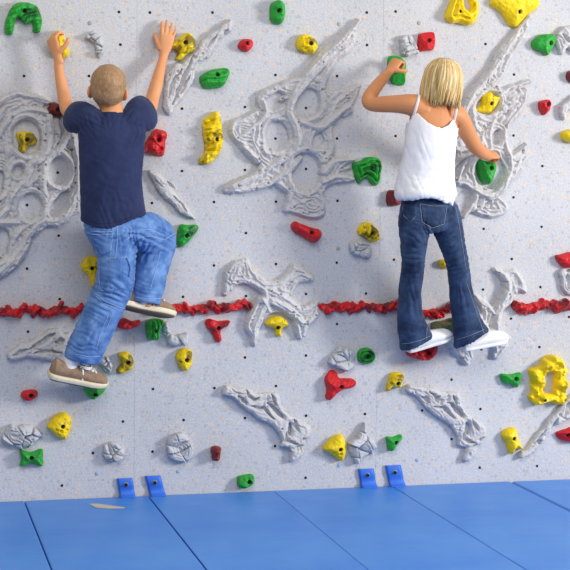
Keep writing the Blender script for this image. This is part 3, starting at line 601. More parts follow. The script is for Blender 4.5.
make_hold('green', 2, [(352.5, 164), (361, 160.6), (366, 157.5), (374, 157), (381, 162), (380, 180.6), (374, 185.6), (366, 178), (359, 184), (355, 176)], .05, 'green four-lobed curly hold left of the girl\'s waist', 306, (369, 168), D(ring=(4.2, .34), lump=.2))
make_hold('green', 2, [(179, 226), (188, 225), (197, 225), (197, 231), (184, 246), (177, 245)], .05, 'green half-round hold just right of the boy\'s bent knee', 307, (185.5, 235.5), D(facet=3))
make_hold('green', 0, [(477.6, 160.5), (486, 160.5), (495, 162.5), (493.5, 174), (488, 184.5), (481, 181), (477.6, 172.7)], .055, 'bright green pointed hold under the girl\'s lowered right hand', 308, (488, 168), D(lump=.08))
make_hold('green', 1, [(147, 321), (163, 320), (159, 330), (158, 339), (152, 340), (147, 338)], .075, 'green ribbed hold under the boy\'s right shoe', 309, (154, 330), D(groove=(0, 5, .25)))
make_hold('green', 1, [(84, 389), (88, 379), (104, 377), (107, 383), (105, 389), (97, 398), (90, 398.5)], .08, 'green hold under the toe of the boy\'s left shoe', 310, (94, 393.5), D(facet=4))
make_hold('green', 2, ell(366, 356, 8.8, 8.4), .042, 'round green disc hold beside a grey jagged rock hold', 311, (366, 356.5), D(ring=(3, .35), lump=.1))
make_hold('green', 0, [(500.5, 374), (510, 374.5), (521, 373), (517, 387), (510, 384), (502.6, 382.6)], .04, 'small flat green hold left of the yellow frame-shaped hold', 312, (514, 378.5), D(facet=4, lump=.08))
make_hold('green', 1, [(20, 450), (31, 452), (42, 449), (43, 456.6), (42, 466), (31, 463.5), (20, 466), (21.5, 458)], .04, 'green four-cornered hold at the lower left, under the grey rock cluster', 313, (31, 457), D(lump=.2))
make_hold('green', 1, [(238, 477), (245, 475), (253, 474.7), (253, 483.5), (243, 488.5), (238, 486)], .045, 'green cube-like hold low on the wall, just above the mats', 314, (248, 481), D(facet=4))
make_hold('green', 0, [(386, 437), (393, 437), (401, 434.5), (402, 439), (398, 443), (393, 450), (388, 450), (387, 443)], .042, 'green hooked hold above the right pair of blue flaps', 315, (394.5, 442), D(lump=.12))
make_hold('dusty', 2, [(432, 323), (445, 320.5), (453, 318), (460, 327), (445, 335), (433, 332)], .05, 'dusty olive green hold seen between the girl\'s ankles', 316, None, D(facet=3))
# red
make_hold('red', 1, [(238, 45), (243, 39), (251, 39.6), (253, 45), (247, 52), (239.6, 49)], .042, 'small red hold between the slim top relief and the big central relief', 321, (246, 43.5), D(facet=4))
make_hold('red', 0, [(418.5, 36), (423, 33), (433, 32.5), (434.5, 40), (433, 49.5), (426, 51), (418.5, 50)], .045, 'red squarish hold above the girl\'s head', 322, (427, 41), D(facet=5, lump=.2))
make_hold('red', 1, [(538.6, 103), (543, 100.5), (548.7, 100), (550, 106.6), (543.7, 115.4), (540, 110.4)], .042, 'small red teardrop hold on the upper right, right of the tall relief', 323, (546, 104.5), D(lump=.15))
make_hold('maroon', 1, [(567, 73), (573, 70), (579, 74), (578, 83), (568, 81)], .04, 'dark red hold cut by the right edge, above the curved grey relief', 324, None)
make_hold('red', 1, [(140, 152), (147, 140), (154, 130), (160, 129.5), (166, 132), (165.5, 142), (164, 155), (156, 156), (148, 153)], .055, 'large red knobbly hold beside the boy\'s right side', 325, (157.5, 140), D(facet=4, lump=.35), bumps=[(152, 150, 6, .012), (162, 134, 5, .012), (149, 139, 2.6, -.02), (160, 149, 2.6, -.018)])
make_hold('maroon', 2, [(46.5, 112.5), (49, 106), (54, 102), (61, 106), (65, 113), (58, 116)], .05, 'dark red hold behind the boy\'s left elbow', 326, (57, 110))  # a red hold in shadow; the shade is put into its darker colour
make_hold('red', 1, [(291, 226), (295, 221.6), (301, 223.5), (309.5, 227), (320, 230), (320, 237.5), (313.4, 243), (304, 238), (294, 232)], .05, 'red bone-shaped hold under the central driftwood relief', 327, (309.5, 232.5), D(lump=.15), bumps=[(296, 226, 5, .01), (315, 236, 7, .01)])
make_hold('maroon', 1, [(387.6, 192), (394, 190), (400, 193), (400, 204.5), (387.6, 205)], .045, 'dark red hold peeking out left of the girl\'s hip', 328, None, D(facet=4))
make_hold('red', 2, [(205, 322), (209.5, 318.6), (218, 321), (229.5, 320.5), (228, 325.5), (221, 331), (221.5, 340), (216.5, 342.4), (211, 332.4), (207, 328)], .045, 'red T-shaped hold just below the red strip', 329, (217.5, 328), D(lump=.2))
make_hold('red', 1, [(325, 379), (331, 370.5), (336, 371.5), (339.5, 378), (352, 378.6), (355, 383), (351, 387.7), (339.5, 391), (330, 400), (326, 397.5), (327, 389)], .055, 'red three-pointed wedge hold under the grey jagged rock hold', 330, (339, 386), D(facet=4, lump=.1), R=7)
make_hold('red', 1, [(21, 394), (25, 390.5), (36, 390), (37, 396), (30, 400.6), (22.6, 399)], .04, 'small red hold left of the boy\'s left shoe', 331, (30.5, 395))
make_hold('maroon', 0, [(211, 451), (212, 447), (216, 446), (221, 448), (220, 453), (218, 459.6), (212.5, 460), (212, 455)], .045, 'small brownish red keyhole-shaped hold low on the wall', 332, None, D(lump=.1), bumps=[(216, 449, 4, .008)])
make_hold('red', 2, [(407, 353), (415, 346), (424, 341), (435, 343), (436, 354), (425, 360), (413, 358)], .08, 'red knobbly hold under the girl\'s left shoe', 333, (425, 352), D(lump=.4))
make_hold('red', 1, [(555.5, 257), (562.5, 254), (575, 252), (580, 263), (565, 268)], .045, 'red wedge hold at the right edge, above a grey relief', 334, None, D(facet=3))
make_hold('red', 1, [(556, 433), (565, 429.5), (576, 427), (582, 441), (570, 441.5), (560, 439.5)], .045, 'red hold at the lower right edge beside the grey diagonal relief', 335, (566, 434.5), D(facet=3))
make_hold('red', 1, [(117, 323), (124, 318), (132, 321), (140, 320), (138, 326), (127, 329.5), (119, 328)], .04, 'red hold in the shade below the boy\'s right shoe', 336, None, D(lump=.3))
# yellow
make_hold('yellow', 1, [(52, 38), (55, 32), (60, 31), (64.5, 37), (65, 45), (69.5, 50), (68, 56), (62, 58.5), (57, 52), (53, 46)], .05, 'yellow hold gripped by the boy\'s raised left hand', 341, None, D(lump=.15))
make_hold('yellow', 3, [(170, 46), (179, 38), (186.7, 32.8), (192, 35), (195, 41), (194, 50), (186, 54.6), (181, 60), (175, 59), (177.5, 52)], .052, 'yellow hold with a black smear right of the boy\'s raised right hand', 342, (184, 43), D(facet=4))
make_hold('yellow', 2, [(296, 43), (299, 36), (305.5, 34.5), (313, 37), (317, 44), (316, 50), (311, 54), (299, 51)], .05, 'yellow split hold at the top of the central driftwood relief', 343, (309, 44), D(lump=.15), bumps=[(304, 44, 2.2, -.014), (304, 40, 2.2, -.014), (304, 49, 2.2, -.014)])
make_hold('yellow', 1, [(445, 17), (449, 5), (454, -6), (466, -11), (476, -5), (478.5, 8), (476, 20), (468, 25.5), (459, 23), (451, 23)], .055, 'yellow loop-shaped hold at the top edge above the girl', 344, (458, 12), D(ring=(5, .25)), hole=ell(467, 3, 3.2, 8.5, -.25))
make_hold('yellow', 0, [(490, 3), (496, -4), (515, -10), (534, -5), (539, 2), (536, 9), (527, 15), (521, 22), (515, 27.5), (508, 24), (502, 14), (495, 8)], .05, 'big smooth yellow triangular hold at the top edge', 345, (517, 12.5), D(lump=.05, tilt=.1))
make_hold('yellow', 1, [(474, 110), (481, 105), (481, 95), (489, 91.5), (493, 96), (499, 98), (496, 106), (489, 113), (481, 112.6)], .05, 'yellow lumpy hold inside the upper hollow of the tall relief', 346, (489, 104), D(facet=5, lump=.25))
make_hold('yellow', 2, [(203, 121), (211, 114), (217, 111.6), (221, 118), (223, 140), (221, 147), (216, 158), (206, 164.5), (198.5, 162), (205, 150), (203, 134)], .052, 'tall twisted yellow hold between the boy and the central relief', 347, (216, 139.5), D(groove=(1.1, 7, .32), lump=.3))
make_hold('yellow', 3, [(16, 134), (23, 131.5), (31.6, 132.6), (37, 139), (36, 144), (28, 146.6), (24.5, 152), (19, 151), (18.5, 142)], .042, 'yellow and black hold inside the top hollow of the left relief', 348, (26.5, 140), D(lump=.2))
make_hold('yellow', 1, [(81, 265), (85.5, 258), (92, 256.5), (98, 258), (100.5, 266), (98, 281), (92, 287.5), (88, 275.5), (82, 270)], .045, 'yellow hook hold left of the boy\'s thigh', 349, (91.5, 268), D(lump=.15))
make_hold('yellow', 3, [(357, 231), (365, 222), (374, 226), (380, 237), (374, 242), (364, 237.5)], .048, 'yellow and black ridged hold above a grey folded rock hold', 350, (371, 233), D(groove=(.55, 6, .35)))
make_hold('yellow', 1, [(265, 323), (272, 316.6), (281, 316.6), (288.5, 324), (281, 329), (280.5, 336), (275.6, 335), (275, 329), (268, 326)], .045, 'yellow mushroom-shaped hold under the X-shaped relief', 351, (277, 327.5), D(lump=.15))
make_hold('yellow', 3, [(118, 354), (128, 352), (134, 361), (130.5, 370), (120, 374), (116.5, 370), (121, 362)], .045, 'yellow and black hold right of the boy\'s left shoe', 352, (127, 362), D(lump=.15))
make_hold('yellow', 2, [(175.6, 356), (180.6, 349), (190.7, 350), (192, 361), (187, 370), (181, 369.5), (177, 361)], .045, 'yellow tooth-shaped hold below the boy\'s right shoe', 353, (185.5, 359.5), D(lump=.15))
make_hold('yellow', 1, [(47, 425), (56.6, 414.5), (66, 413), (71.5, 421), (67, 438), (60.5, 438), (50, 430)], .05, 'yellow split teardrop hold below the boy\'s left shoe', 354, (62, 425.5), D(lump=.1), bumps=[(56, 429, 2, -.01), (60, 430, 2.2, -.012), (66, 429, 2, -.012)])
make_hold('yellow', 2, [(390, 374), (396, 372), (403, 374), (402.5, 381), (399, 388), (392, 386.5), (388.5, 391), (385.6, 389.5), (388, 382)], .045, 'small yellow hold left of the girl\'s lower bone-like relief', 355, (396, 383), D(lump=.15))
make_hold('yellow', 0, [(323, 448), (334.5, 435.5), (342, 435.5), (345.6, 445), (344, 457.6), (339.5, 460.5), (331, 453.5)], .05, 'yellow rounded triangular hold left of the grey pointed rock hold', 356, (338.5, 448.5), D(lump=.08), bumps=[(333, 452, 2, -.01), (339, 453, 2, -.01)])
make_hold('yellow', 0, [(501.6, 435), (506, 429), (515, 428), (517, 438), (521.6, 449), (516, 448), (510, 454), (506, 443)], .05, 'yellow skull-like hold low on the right side', 357, (512, 438), D(lump=.08))
o18 = make_hold('yellow', 1, [(528, 397), (531, 392), (530, 377), (529, 369), (539.5, 365.5), (542.6, 358), (551, 354.5), (561.6, 359), (564, 366), (568, 370), (565, 377), (567, 384), (565, 392), (566, 400), (557, 404.5), (547, 401), (536, 404.5)], .05, 'yellow window-frame hold with a hollow middle at the right side', 358, (541.5, 399), D(lump=.45), R=5, hole=[(545, 372.5), (554, 372.5), (553, 393.5), (543, 393.5)])
make_hold('yellow', 1, [(561, 134), (565.5, 130.5), (575, 130), (578, 142), (564, 141)], .045, 'small yellow hold cut by the right edge, below the curved grey relief', 359, None)
make_hold('yellow', 1, [(439, 262), (444, 259), (451, 262), (450, 268), (441, 267)], .035, 'tiny yellow hold between the girl\'s knees', 360, None)

# ------------------------------------------------------------------ red strips across the wall
def strip(x0, y0, x1, y1, label, seed):
    rng = random.Random(seed); cs = []; x = x0; bumps = []
    while x < x1:
        t = (x - x0) / (x1 - x0); y = y0 + (y1 - y0) * t + rng.uniform(-1.9, 1.9) + 1.6 * math.sin(x / 5.0 + seed); r = rng.uniform(3.3, 4.9)
        cs.append((x, y, r)); 
        if rng.random() < .55:
            sg = rng.choice((-1, 1)); cs.append((x + rng.uniform(-1.5, 1.5), y + sg * rng.uniform(2.6, 4.2), rng.uniform(2.0, 3.0)))
            bumps.append((x, y, 4.0, .010))
        x += rng.uniform(2.4, 4.0)
    return make_hold('red', 2, None, .032, label, seed, None, D(lump=.5, groove=(.8 if seed % 2 else -.7, 7.5, .4), tilt=0), 3.6, .42, None, bumps, .8, 'border_strip', cs, 'border strip', 'red lumpy strips across the wall')
strip(-6, 312.5, 84, 309.5, 'red lumpy border strip at the left edge behind the boy\'s shin', 401)
strip(158, 309.5, 249, 306, 'red lumpy border strip right of the boy\'s right shoe', 402)
strip(323, 307, 405, 307.5, 'red lumpy border strip running up to the girl\'s left leg', 403)
strip(409, 319, 458, 306, 'red lumpy border strip between the girl\'s legs', 404)
strip(516, 308.5, 576, 305, 'red lumpy border strip at the right edge', 405)
# ------------------------------------------------------------------ people: lofted limbs fused into one surface
def cr(p0, p1, p2, p3, t):
    return .5 * ((2 * p1) + (-p0 + p2) * t + (2 * p0 - 5 * p1 + 4 * p2 - p3) * t * t + (-p0 + 3 * p1 - 3 * p2 + p3) * t ** 3)
def loft(bm, rings, seg=22, sub=4, side=None, cap=True, power=2.0):
    """rings: (px, py, Y, half width px, half depth px); swept along their centres, photo px used as a ruler"""
    c = []; 
    for r in rings:
        p = P(r[0], r[1], r[2]); k = mpp(p); c.append(np.array([p.x, p.y, p.z, r[3] * k, (r[4] if len(r) > 4 else r[3]) * k]))
    return loftw(bm, c, seg, sub, side, cap, power)
def loftw(bm, c, seg=22, sub=4, side=None, cap=True, power=2.0):
    c = [np.array(q, float) for q in c]; N = len(c); pts = []
    for i in range(N - 1):
        for j in range(sub):
            pts.append(cr(c[max(i - 1, 0)], c[i], c[i + 1], c[min(i + 2, N - 1)], j / sub))
    pts.append(c[-1]); prev = None; pn_ = None; rows = []
    for i, q in enumerate(pts):
        t = V((pts[min(i + 1, len(pts) - 1)] - pts[max(i - 1, 0)])[:3].tolist())
        if t.length < 1e-7: t = V((0, 0, 1))
        t.normalize()
        if prev is None:
            s = V(side) if side is not None else t.cross(V((0, 1, 0)))
            if s.length < .25: s = t.cross(V((0, 0, 1)))
        else: s = prev
        s = s - t * s.dot(t)
        if s.length < 1e-6: s = t.orthogonal()
        s.normalize(); prev = s; n = t.cross(s)
        if pn_ is not None and n.dot(pn_) < 0: n = -n          # a hem that turns back inside keeps its winding
        pn_ = n
        o = V(q[:3].tolist()); row = []
        for k in range(seg):
            a = 2 * math.pi * k / seg; ca, sa = math.cos(a), math.sin(a)
            if power != 2.0: ca, sa = math.copysign(abs(ca) ** (2 / power), ca), math.copysign(abs(sa) ** (2 / power), sa)
            row.append(bm.verts.new(o + s * (max(q[3], .0005) * ca) + n * (max(q[4], .0005) * sa)))
        rows.append(row)
    for a, b in zip(rows, rows[1:]):
        for k in range(seg): bm.faces.new((a[k], a[(k + 1) % seg], b[(k + 1) % seg], b[k]))
    if cap:
        for row, pn in ((rows[0], 0), (rows[-1], -1)):
            m = bm.verts.new(sum((v.co for v in row), V()) / seg)
            for k in range(seg):
                f = (row[k], row[(k + 1) % seg], m) if pn == -1 else (row[(k + 1) % seg], row[k], m)
                bm.faces.new(f)
    return rows
def blob(bm, c, r, rotm=None, seg=24):
    q = bmesh.ops.create_uvsphere(bm, u_segments=seg, v_segments=seg // 2, radius=1.0)
    for v in q['verts']:
        w = V((v.co.x * r[0], v.co.y * r[1], v.co.z * r[2]))
        v.co = V(c) + (rotm @ w if rotm is not None else w)
    return q['verts']
def fuse(name, bm, voxel, m, parent=None, smooth=6, deform=None, origin=None):
    bmesh.ops.recalc_face_normals(bm, faces=bm.faces)
    me = bpy.data.meshes.new('tmp'); bm.to_mesh(me); bm.free()
    t = bpy.data.objects.new('tmp', me); COL.objects.link(t)
    md = t.modifiers.new('r', 'REMESH'); md.mode = 'VOXEL'; md.voxel_size = voxel; md.use_smooth_shade = True
    if smooth:
        s = t.modifiers.new('s', 'SMOOTH'); s.factor = .5; s.iterations = smooth
    dg = bpy.context.evaluated_depsgraph_get(); dg.update()
    out = bpy.data.meshes.new_from_object(t.evaluated_get(dg)); bpy.data.objects.remove(t); bpy.data.meshes.remove(me)
    if deform:
        n = len(out.vertices); co = np.empty(n * 3); out.vertices.foreach_get('co', co); no = np.empty(n * 3); out.vertices.foreach_get('normal', no)
        co = co.reshape(-1, 3); no = no.reshape(-1, 3); co = deform(co, no); out.vertices.foreach_set('co', co.ravel()); out.update()
    out.name = name
    o = obj(name, out, m, parent)
    if origin is not None:
        for v in out.vertices: v.co -= V(origin)
        if parent is None: o.location = origin
    return o
def localise(o, root):
    """child meshes were made in world space; bring them under the root's origin"""
    for v in o.data.vertices: v.co -= root.location
def bvh(o, off=V((0, 0, 0))):
    me = o.data; return BVHTree.FromPolygons([v.co + off for v in me.vertices], [tuple(p.vertices) for p in me.polygons])
CAMV = V(CAM.tolist())
def onto(tree, px, py, lift=.0012):
    d = (P(px, py, 0) - CAMV).normalized(); h = tree.ray_cast(CAMV, d)
    return None if h[0] is None else (h[0] + h[1] * lift, h[1])
def seam_line(tree, pl, r=.0013, lift=.0008, n=10, dash=None):
    """thread that lies on the cloth along a line"""
    pts = []
    for a, b in zip(pl, pl[1:]):
        for k in range(n): 
            t = k / n; q = onto(tree, a[0] + (b[0] - a[0]) * t, a[1] + (b[1] - a[1]) * t, lift)
            if q: pts.append(q[0])
    q = onto(tree, *pl[-1], lift)
    if q: pts.append(q[0])
    bm = bmesh.new(); run = []
    for p in pts + [None]:
        if p is not None and (not run or (p - run[-1]).length < .02): run.append(p)
        else:
            if len(run) > 2: loftw(bm, [(*q, r, r) for q in run], 6, 1)
            run = [p] if p is not None else []
    return bm

def finger(bm, base, u, n, t, L, r, curl, spread):
    """three phalanges from base; u along the hand, n out of the back of the hand, curling to -n"""
    d = (u + t * spread).normalized(); ax = d.cross(n).normalized(); nn = ax.cross(d).normalized()
    pts = [base - u * .014]; rad = [r * 1.02]; p = base.copy(); ang = 0
    for k, f in enumerate((.46, .30, .24)):
        ang += curl[k]; dd = d * math.cos(ang) - nn * math.sin(ang)
        pts.append(p.copy()); rad.append(r * (1.0 - .05 * k)); 
        pts.append(p + dd * (L * f * .5)); rad.append(r * (.93 - .05 * k))
        p = p + dd * (L * f)
    pts.append(p - dd * (r * .4)); rad.append(r * .80); pts.append(p.copy()); rad.append(r * .45)
    loftw(bm, [(*q, a, a) for q, a in zip(pts, rad)], 12, 3)
def hand(bm, W, u, n, thumb, S, curls, spread=(.18, .05, -.08, -.2), thumb_dir=None, tcurl=(.2, .3), wr=.019):
    """W wrist point; S hand length; curls: index..little (mcp, pip, dip)"""
    u = u.normalized(); n = (n - u * n.dot(u)).normalized(); t = u.cross(n)
    if t.dot(thumb) < 0: t = -t
    pal = S * .53; hw = S * .215
    loftw(bm, [(*(W - u * .03), wr, wr * .82), (*(W), wr * 1.0, wr * .78), (*(W + u * pal * .3), hw * .86, S * .092), (*(W + u * pal * .7), hw * 1.0, S * .088), (*(W + u * pal), hw * .97, S * .072), (*(W + u * pal * 1.04), hw * .8, S * .05)], 20, 3, side=t)
    for k, (off, Lf, r, du) in enumerate(((.74, .42, .0068, .97), (.26, .47, .0070, 1.0), (-.24, .43, .0067, .98), (-.72, .34, .0060, .90))):
        finger(bm, W + u * (pal * du) + t * (hw * off), u, n, t, S * Lf, 1.14 * r * S / .145, curls[k], spread[k])
    td = (thumb_dir or (u * .62 + t * .72 - n * .25)).normalized()
    b0 = W + u * (pal * .22) + t * (hw * .55) - n * (S * .02)
    p1 = b0 + td * S * .20; d2 = (td + u * tcurl[0] - n * tcurl[0] * .5).normalized(); p2 = p1 + d2 * S * .17; d3 = (d2 + u * tcurl[1] - n * .2 - t * tcurl[1]).normalized(); p3 = p2 + d3 * S * .13
    loftw(bm, [(*b0, S * .095, S * .095), (*p1, S * .074, S * .074), (*p2, S * .066, S * .066), (*(p3 - d3 * .003), S * .054, S * .054), (*p3, S * .026, S * .026)], 12, 4)

def head(bm, c, fwd, up, w, seg=32):
    """c centre of the skull; w half breadth; builds skull, jaw, nose, brows, lips, ears"""
    f = fwd.normalized(); s = f.cross(up).normalized(); z = s.cross(f)
    R3 = Matrix((s, f, z)).transposed()
    pt = lambda a, b, d: c + s * (a * w) + f * (b * w) + z * (d * w)
    blob(bm, pt(0, -.10, .18), (w * .98, w * 1.22, w * 1.12), R3, seg)
    blob(bm, pt(0, .34, -.42), (w * .80, w * .84, w * .98), R3, seg)
    blob(bm, pt(0, .62, -1.08), (w * .44, w * .46, w * .34), R3, 20)
    loftw(bm, [(*pt(0, 1.12, .12), w * .10, w * .10), (*pt(0, 1.24, -.14), w * .12, w * .13), (*pt(0, 1.36, -.34), w * .17, w * .15), (*pt(0, 1.18, -.42), w * .15, w * .08)], 14, 3)
    for q in (-1, 1):
        blob(bm, pt(q * .36, .98, .22), (w * .28, w * .12, w * .08), R3, 14)
        blob(bm, pt(q * .52, .86, -.34), (w * .28, w * .22, w * .26), R3, 14)
        e = Matrix.Rotation(q * .42, 3, 'Z')
        blob(bm, pt(q * 1.03, -.04, -.34), (w * .11, w * .30, w * .38), R3 @ e, 16)
        blob(bm, pt(q * .97, .06, -.60), (w * .09, w * .16, w * .16), R3 @ e, 12)
    blob(bm, pt(0, 1.10, -.66), (w * .30, w * .12, w * .075), R3, 14); blob(bm, pt(0, 1.07, -.78), (w * .27, w * .12, w * .085), R3, 14)
    return pt, R3

# ---- materials
def skin_mat(name, base):
    m = mat(name, base, .52, .35); t = NT(m); b = m.node_tree.nodes['Principled BSDF']
    c = t.ramp(t.noise(9, 3), [(.3, tuple(x * y for x, y in zip(base, (.94, .88, .86)))), (.7, base)]); t.color(c)
    b.inputs['Subsurface Weight'].default_value = .12; b.inputs['Subsurface Radius'].default_value = (.012, .005, .003); b.inputs['Subsurface Scale'].default_value = .6
    t.bump(t.noise(180, 3), .12, .001); return m
M['skin_boy'] = skin_mat('fair_warm_skin', srgb(226, 160, 112)); M['skin_girl'] = skin_mat('tanned_skin', srgb(212, 146, 98))
def cloth_mat(name, base, dark, scale=1.0, weave=.25, lo=.35, hi=.65, rough=.85):
    m = mat(name, base, rough, .2); t = NT(m)
    c = t.ramp(t.noise(16 * scale, 5, .6), [(lo, dark), (hi, base)]); t.color(c)
    b = m.node_tree.nodes['Principled BSDF']; b.inputs['Sheen Weight'].default_value = .06
    n = t.bump(t.noise(34, 4, .55), .35, .006); t.bump(t.noise(600, 2), weave, .001, n); return m
M['tee'] = cloth_mat('navy_cotton', srgb(45, 55, 92), srgb(37, 46, 82))
M['cami'] = cloth_mat('white_cotton', srgb(240, 240, 244), srgb(232, 233, 240))
M['jean_light'] = cloth_mat('mid_blue_denim', srgb(116, 154, 208), srgb(66, 106, 168), 1.2)
M['jean_dark'] = cloth_mat('dark_blue_denim', srgb(60, 82, 116), srgb(28, 42, 72), 1.0)
M['thread_pale'] = mat('pale_thread', srgb(156, 182, 222), .8); M['thread_tan'] = mat('tan_thread', srgb(138, 144, 158), .8)
M['sock'] = cloth_mat('white_sock_knit', srgb(236, 236, 238), srgb(224, 224, 228))
M['suede'] = cloth_mat('taupe_suede', srgb(158, 132, 110), srgb(134, 110, 92), 2)
M['rubber'] = mat('cream_rubber', srgb(226, 214, 186), .6); M['tread'] = mat('brown_tread', srgb(112, 92, 74), .8)
M['lace'] = mat('white_lace', srgb(238, 236, 232), .8)
M['white_shoe'] = cloth_mat('white_canvas', srgb(240, 240, 240), srgb(232, 232, 234)); M['white_sole'] = mat('white_rubber', srgb(228, 228, 226), .6)
M['eye_white'] = mat('eye_white', (.8, .8, .78), .2); M['iris'] = mat('blue_iris', (.10, .2, .32), .2)
def hair_mat(name, dark, mid, lite, sc, isl=False, bmp=.5):
    m = mat(name, mid, .5, .4); t = NT(m); v = t.coord(sc)
    c = t.ramp(t.noise(9, 4, .6, v), [(.30, dark), (.5, mid), (.68, lite)]); 
    g = t.n.new('ShaderNodeNewGeometry'); c = t.mix(.55, c, t.ramp(g.outputs['Random Per Island'], [(0, dark), (.45, mid), (1, lite)])) if isl else c
    t.color(c); t.bump(t.noise(14, 4, .7, v), bmp, .004); return m
M['hair_boy'] = hair_mat('cropped_sandy_hair', srgb(140, 106, 74), srgb(160, 124, 88), srgb(182, 148, 110), (22, 22, 6), False, .12)
M['hair_girl'] = hair_mat('blonde_hair', srgb(150, 112, 62), srgb(214, 180, 118), srgb(250, 234, 192), (7, 7, .8), True)

def eyes(pt, R3, w, root):
    for q in (-1, 1):
        bm = bmesh.new(); blob(bm, pt(q * .37, .93, .02), (w * .155, w * .13, w * .11), R3, 16); o = bmobj('eye', bm, M['eye_white'], root); localise(o, root)
        bm = bmesh.new(); blob(bm, pt(q * .37, 1.03, .02), (w * .065, w * .035, w * .065), R3, 12); i = bmobj('iris', bm, M['iris'], o); localise(i, root)

def folds(co, specs, seed):
    """signed fold height from bands of creases: specs (px, py, radius px, angle, wavelength px, amp m)"""
    cam = (co - CAM) @ R.T; x = cam[:, 0] / cam[:, 2] * F + 285; y = cam[:, 1] / cam[:, 2] * F + 285
    h = np.zeros(len(co))
    for i, (cx, cy, r, a, lam, amp) in enumerate(specs):
        w = np.exp(-((x - cx) ** 2 + (y - cy) ** 2) / (r * r))
        u = (x - cx) * math.cos(a) + (y - cy) * math.sin(a); v = -(x - cx) * math.sin(a) + (y - cy) * math.cos(a)
        ph = v / lam + .7 * noise3(np.column_stack([u / 14, v / 9, co[:, 1] * 9]), seed + i)
        g = np.abs((ph % 1.0) * 2 - 1)
        h += w * amp * (.55 - 1.0 * (1 - g) ** 2.0)
    return h

def shoe(root, heel, toe, up, L, kind, mats, width=.37):
    """built along x from heel to toe; returns the shoe object"""
    u = (toe - heel).normalized(); up = (up - u * up.dot(u)).normalized(); s = u.cross(up); 
    Lm = (toe - heel).length
    T = lambda a, b, c: heel + u * (a * Lm) + s * (b * Lm) + up * (c * Lm)
    prof = [(0.0, .10, .0), (.03, .145, 0), (.12, .165, 0), (.3, .158, -.006), (.5, .168, -.004), (.68, .192, 0), (.82, .182, .0), (.93, .135, .006), (.985, .075, .012), (1.0, .035, .016)]
    def outline(grow, z):
        pl = [(a + (grow if a > .9 else (-grow if a < .02 else 0)), b + grow, z + c) for a, b, c in prof]
        return [T(a, b, z_) for a, b, z_ in pl] + [T(a, -b, z_) for a, b, z_ in reversed(pl)]
    # upper
    bm = bmesh.new()
    if kind == 'sneaker': H = [(.0, .05, .24), (.04, .13, .335), (.14, .152, .315), (.26, .145, .275), (.36, .148, .27), (.48, .162, .28), (.62, .178, .25), (.76, .180, .235), (.88, .162, .215), (.96, .12, .17), (1.0, .06, .10)]
    else: H = [(.0, .05, .17), (.04, .12, .21), (.14, .145, .23), (.26, .148, .25), (.36, .150, .27), (.48, .162, .28), (.62, .178, .27), (.76, .180, .25), (.88, .162, .22), (.96, .115, .17), (1.0, .06, .10)]
    rows = []
    for a, b, h in H:
        row = []
        for k in range(20):
            an = 2 * math.pi * k / 20; ca, sa = math.cos(an), math.sin(an)
            top = h if a > .38 else h
            z = .04 + (top - .04) * (max(sa, -1) * .5 + .5)
            ww = b * (1.0 if sa < 0 else (1 - .42 * max(sa, 0) ** 1.6)) * math.copysign(abs(ca) ** .7, ca)
            row.append(bm.verts.new(T(a, ww, z)))
        rows.append(row)
    for a, b in zip(rows, rows[1:]):
        for k in range(20): bm.faces.new((a[k], a[(k + 1) % 20], b[(k + 1) % 20], b[k]))
    for row in (rows[0], rows[-1]): bm.faces.new(row)
    o = fuse('shoe', bm, .0035, mats[0], root, 6); localise(o, root)
    # sole
    bm = bmesh.new(); zs = [(0, -.004), (.012, .006), (.055, .012), (.085, .008), (.09, -.002)] if kind == 'sneaker' else [(0, -.03), (.015, -.016), (.05, -.012), (.065, -.02)]
    loops = [[bm.verts.new(p) for p in outline(g, z)] for z, g in zs]; n = len(loops[0])
    for a, b in zip(loops, loops[1:]):
        for k in range(n): bm.faces.new((a[k], a[(k + 1) % n], b[(k + 1) % n], b[k]))
    bm.faces.new(loops[0]); bm.faces.new(loops[-1])
    q = fuse('sole', bm, .003, mats[1], o, 4); localise(q, root)
    if kind == 'sneaker':
        bm = bmesh.new(); lo = [[bm.verts.new(p) for p in outline(g, z)] for z, g in ((-.012, -.012), (.004, -.008), (.006, -.02))]
        for a, b in zip(lo, lo[1:]):
            for k in range(n): bm.faces.new((a[k], a[(k + 1) % n], b[(k + 1) % n], b[k]))
        bm.faces.new(lo[0]); bm.faces.new(lo[-1]); q = bmobj('tread', bm, mats[2], o); localise(q, root)
        tree = bvh(o, root.location); bm = bmesh.new()
        def drop(a, b):
            p = T(a, b, .6); h = tree.ray_cast(p, -up); return (h[0] + up * .003) if h[0] is not None else T(a, b, .25)
        for k, a in enumerate((.46, .53, .60, .67)):
            for sg in (-1, 1):
                pts = [drop(a + .07 * t, sg * (.085 - .17 * t)) for t in [i / 8 for i in range(9)]]
                loftw(bm, [(*p, .0042, .0034) for p in pts], 8, 1)
        for sg in (-1, 1):
            c = drop(.45, 0) + up * .002
            pts = [c + (s * sg * .030 * math.sin(an) + u * (.026 * (1 - math.cos(an)) - .004)) + up * .003 * math.sin(an) for an in [i / 10 * 5.2 for i in range(11)]]
            loftw(bm, [(*p, .0032, .0032) for p in pts], 8, 1)
            e = drop(.5, sg * .12); e2 = drop(.53, sg * .16) - up * .03
            loftw(bm, [(*c, .0032, .0032), (*e, .0032, .0032), (*e2, .0032, .0032)], 8, 4)
        q = bmobj('laces', bm, M['lace'], o); localise(q, root)
        # eyelet facing
        bm = bmesh.new()
        for sg in (-1, 1):
            pts = [drop(.44 + .27 * i / 6, sg * (.095 + .01 * i / 6)) - up * .001 for i in range(7)]
            loftw(bm, [(*p, .006, .0022) for p in pts], 8, 1)
        q = bmobj('eyelet_facing', bm, mats[0], o); localise(q, root)
    return o
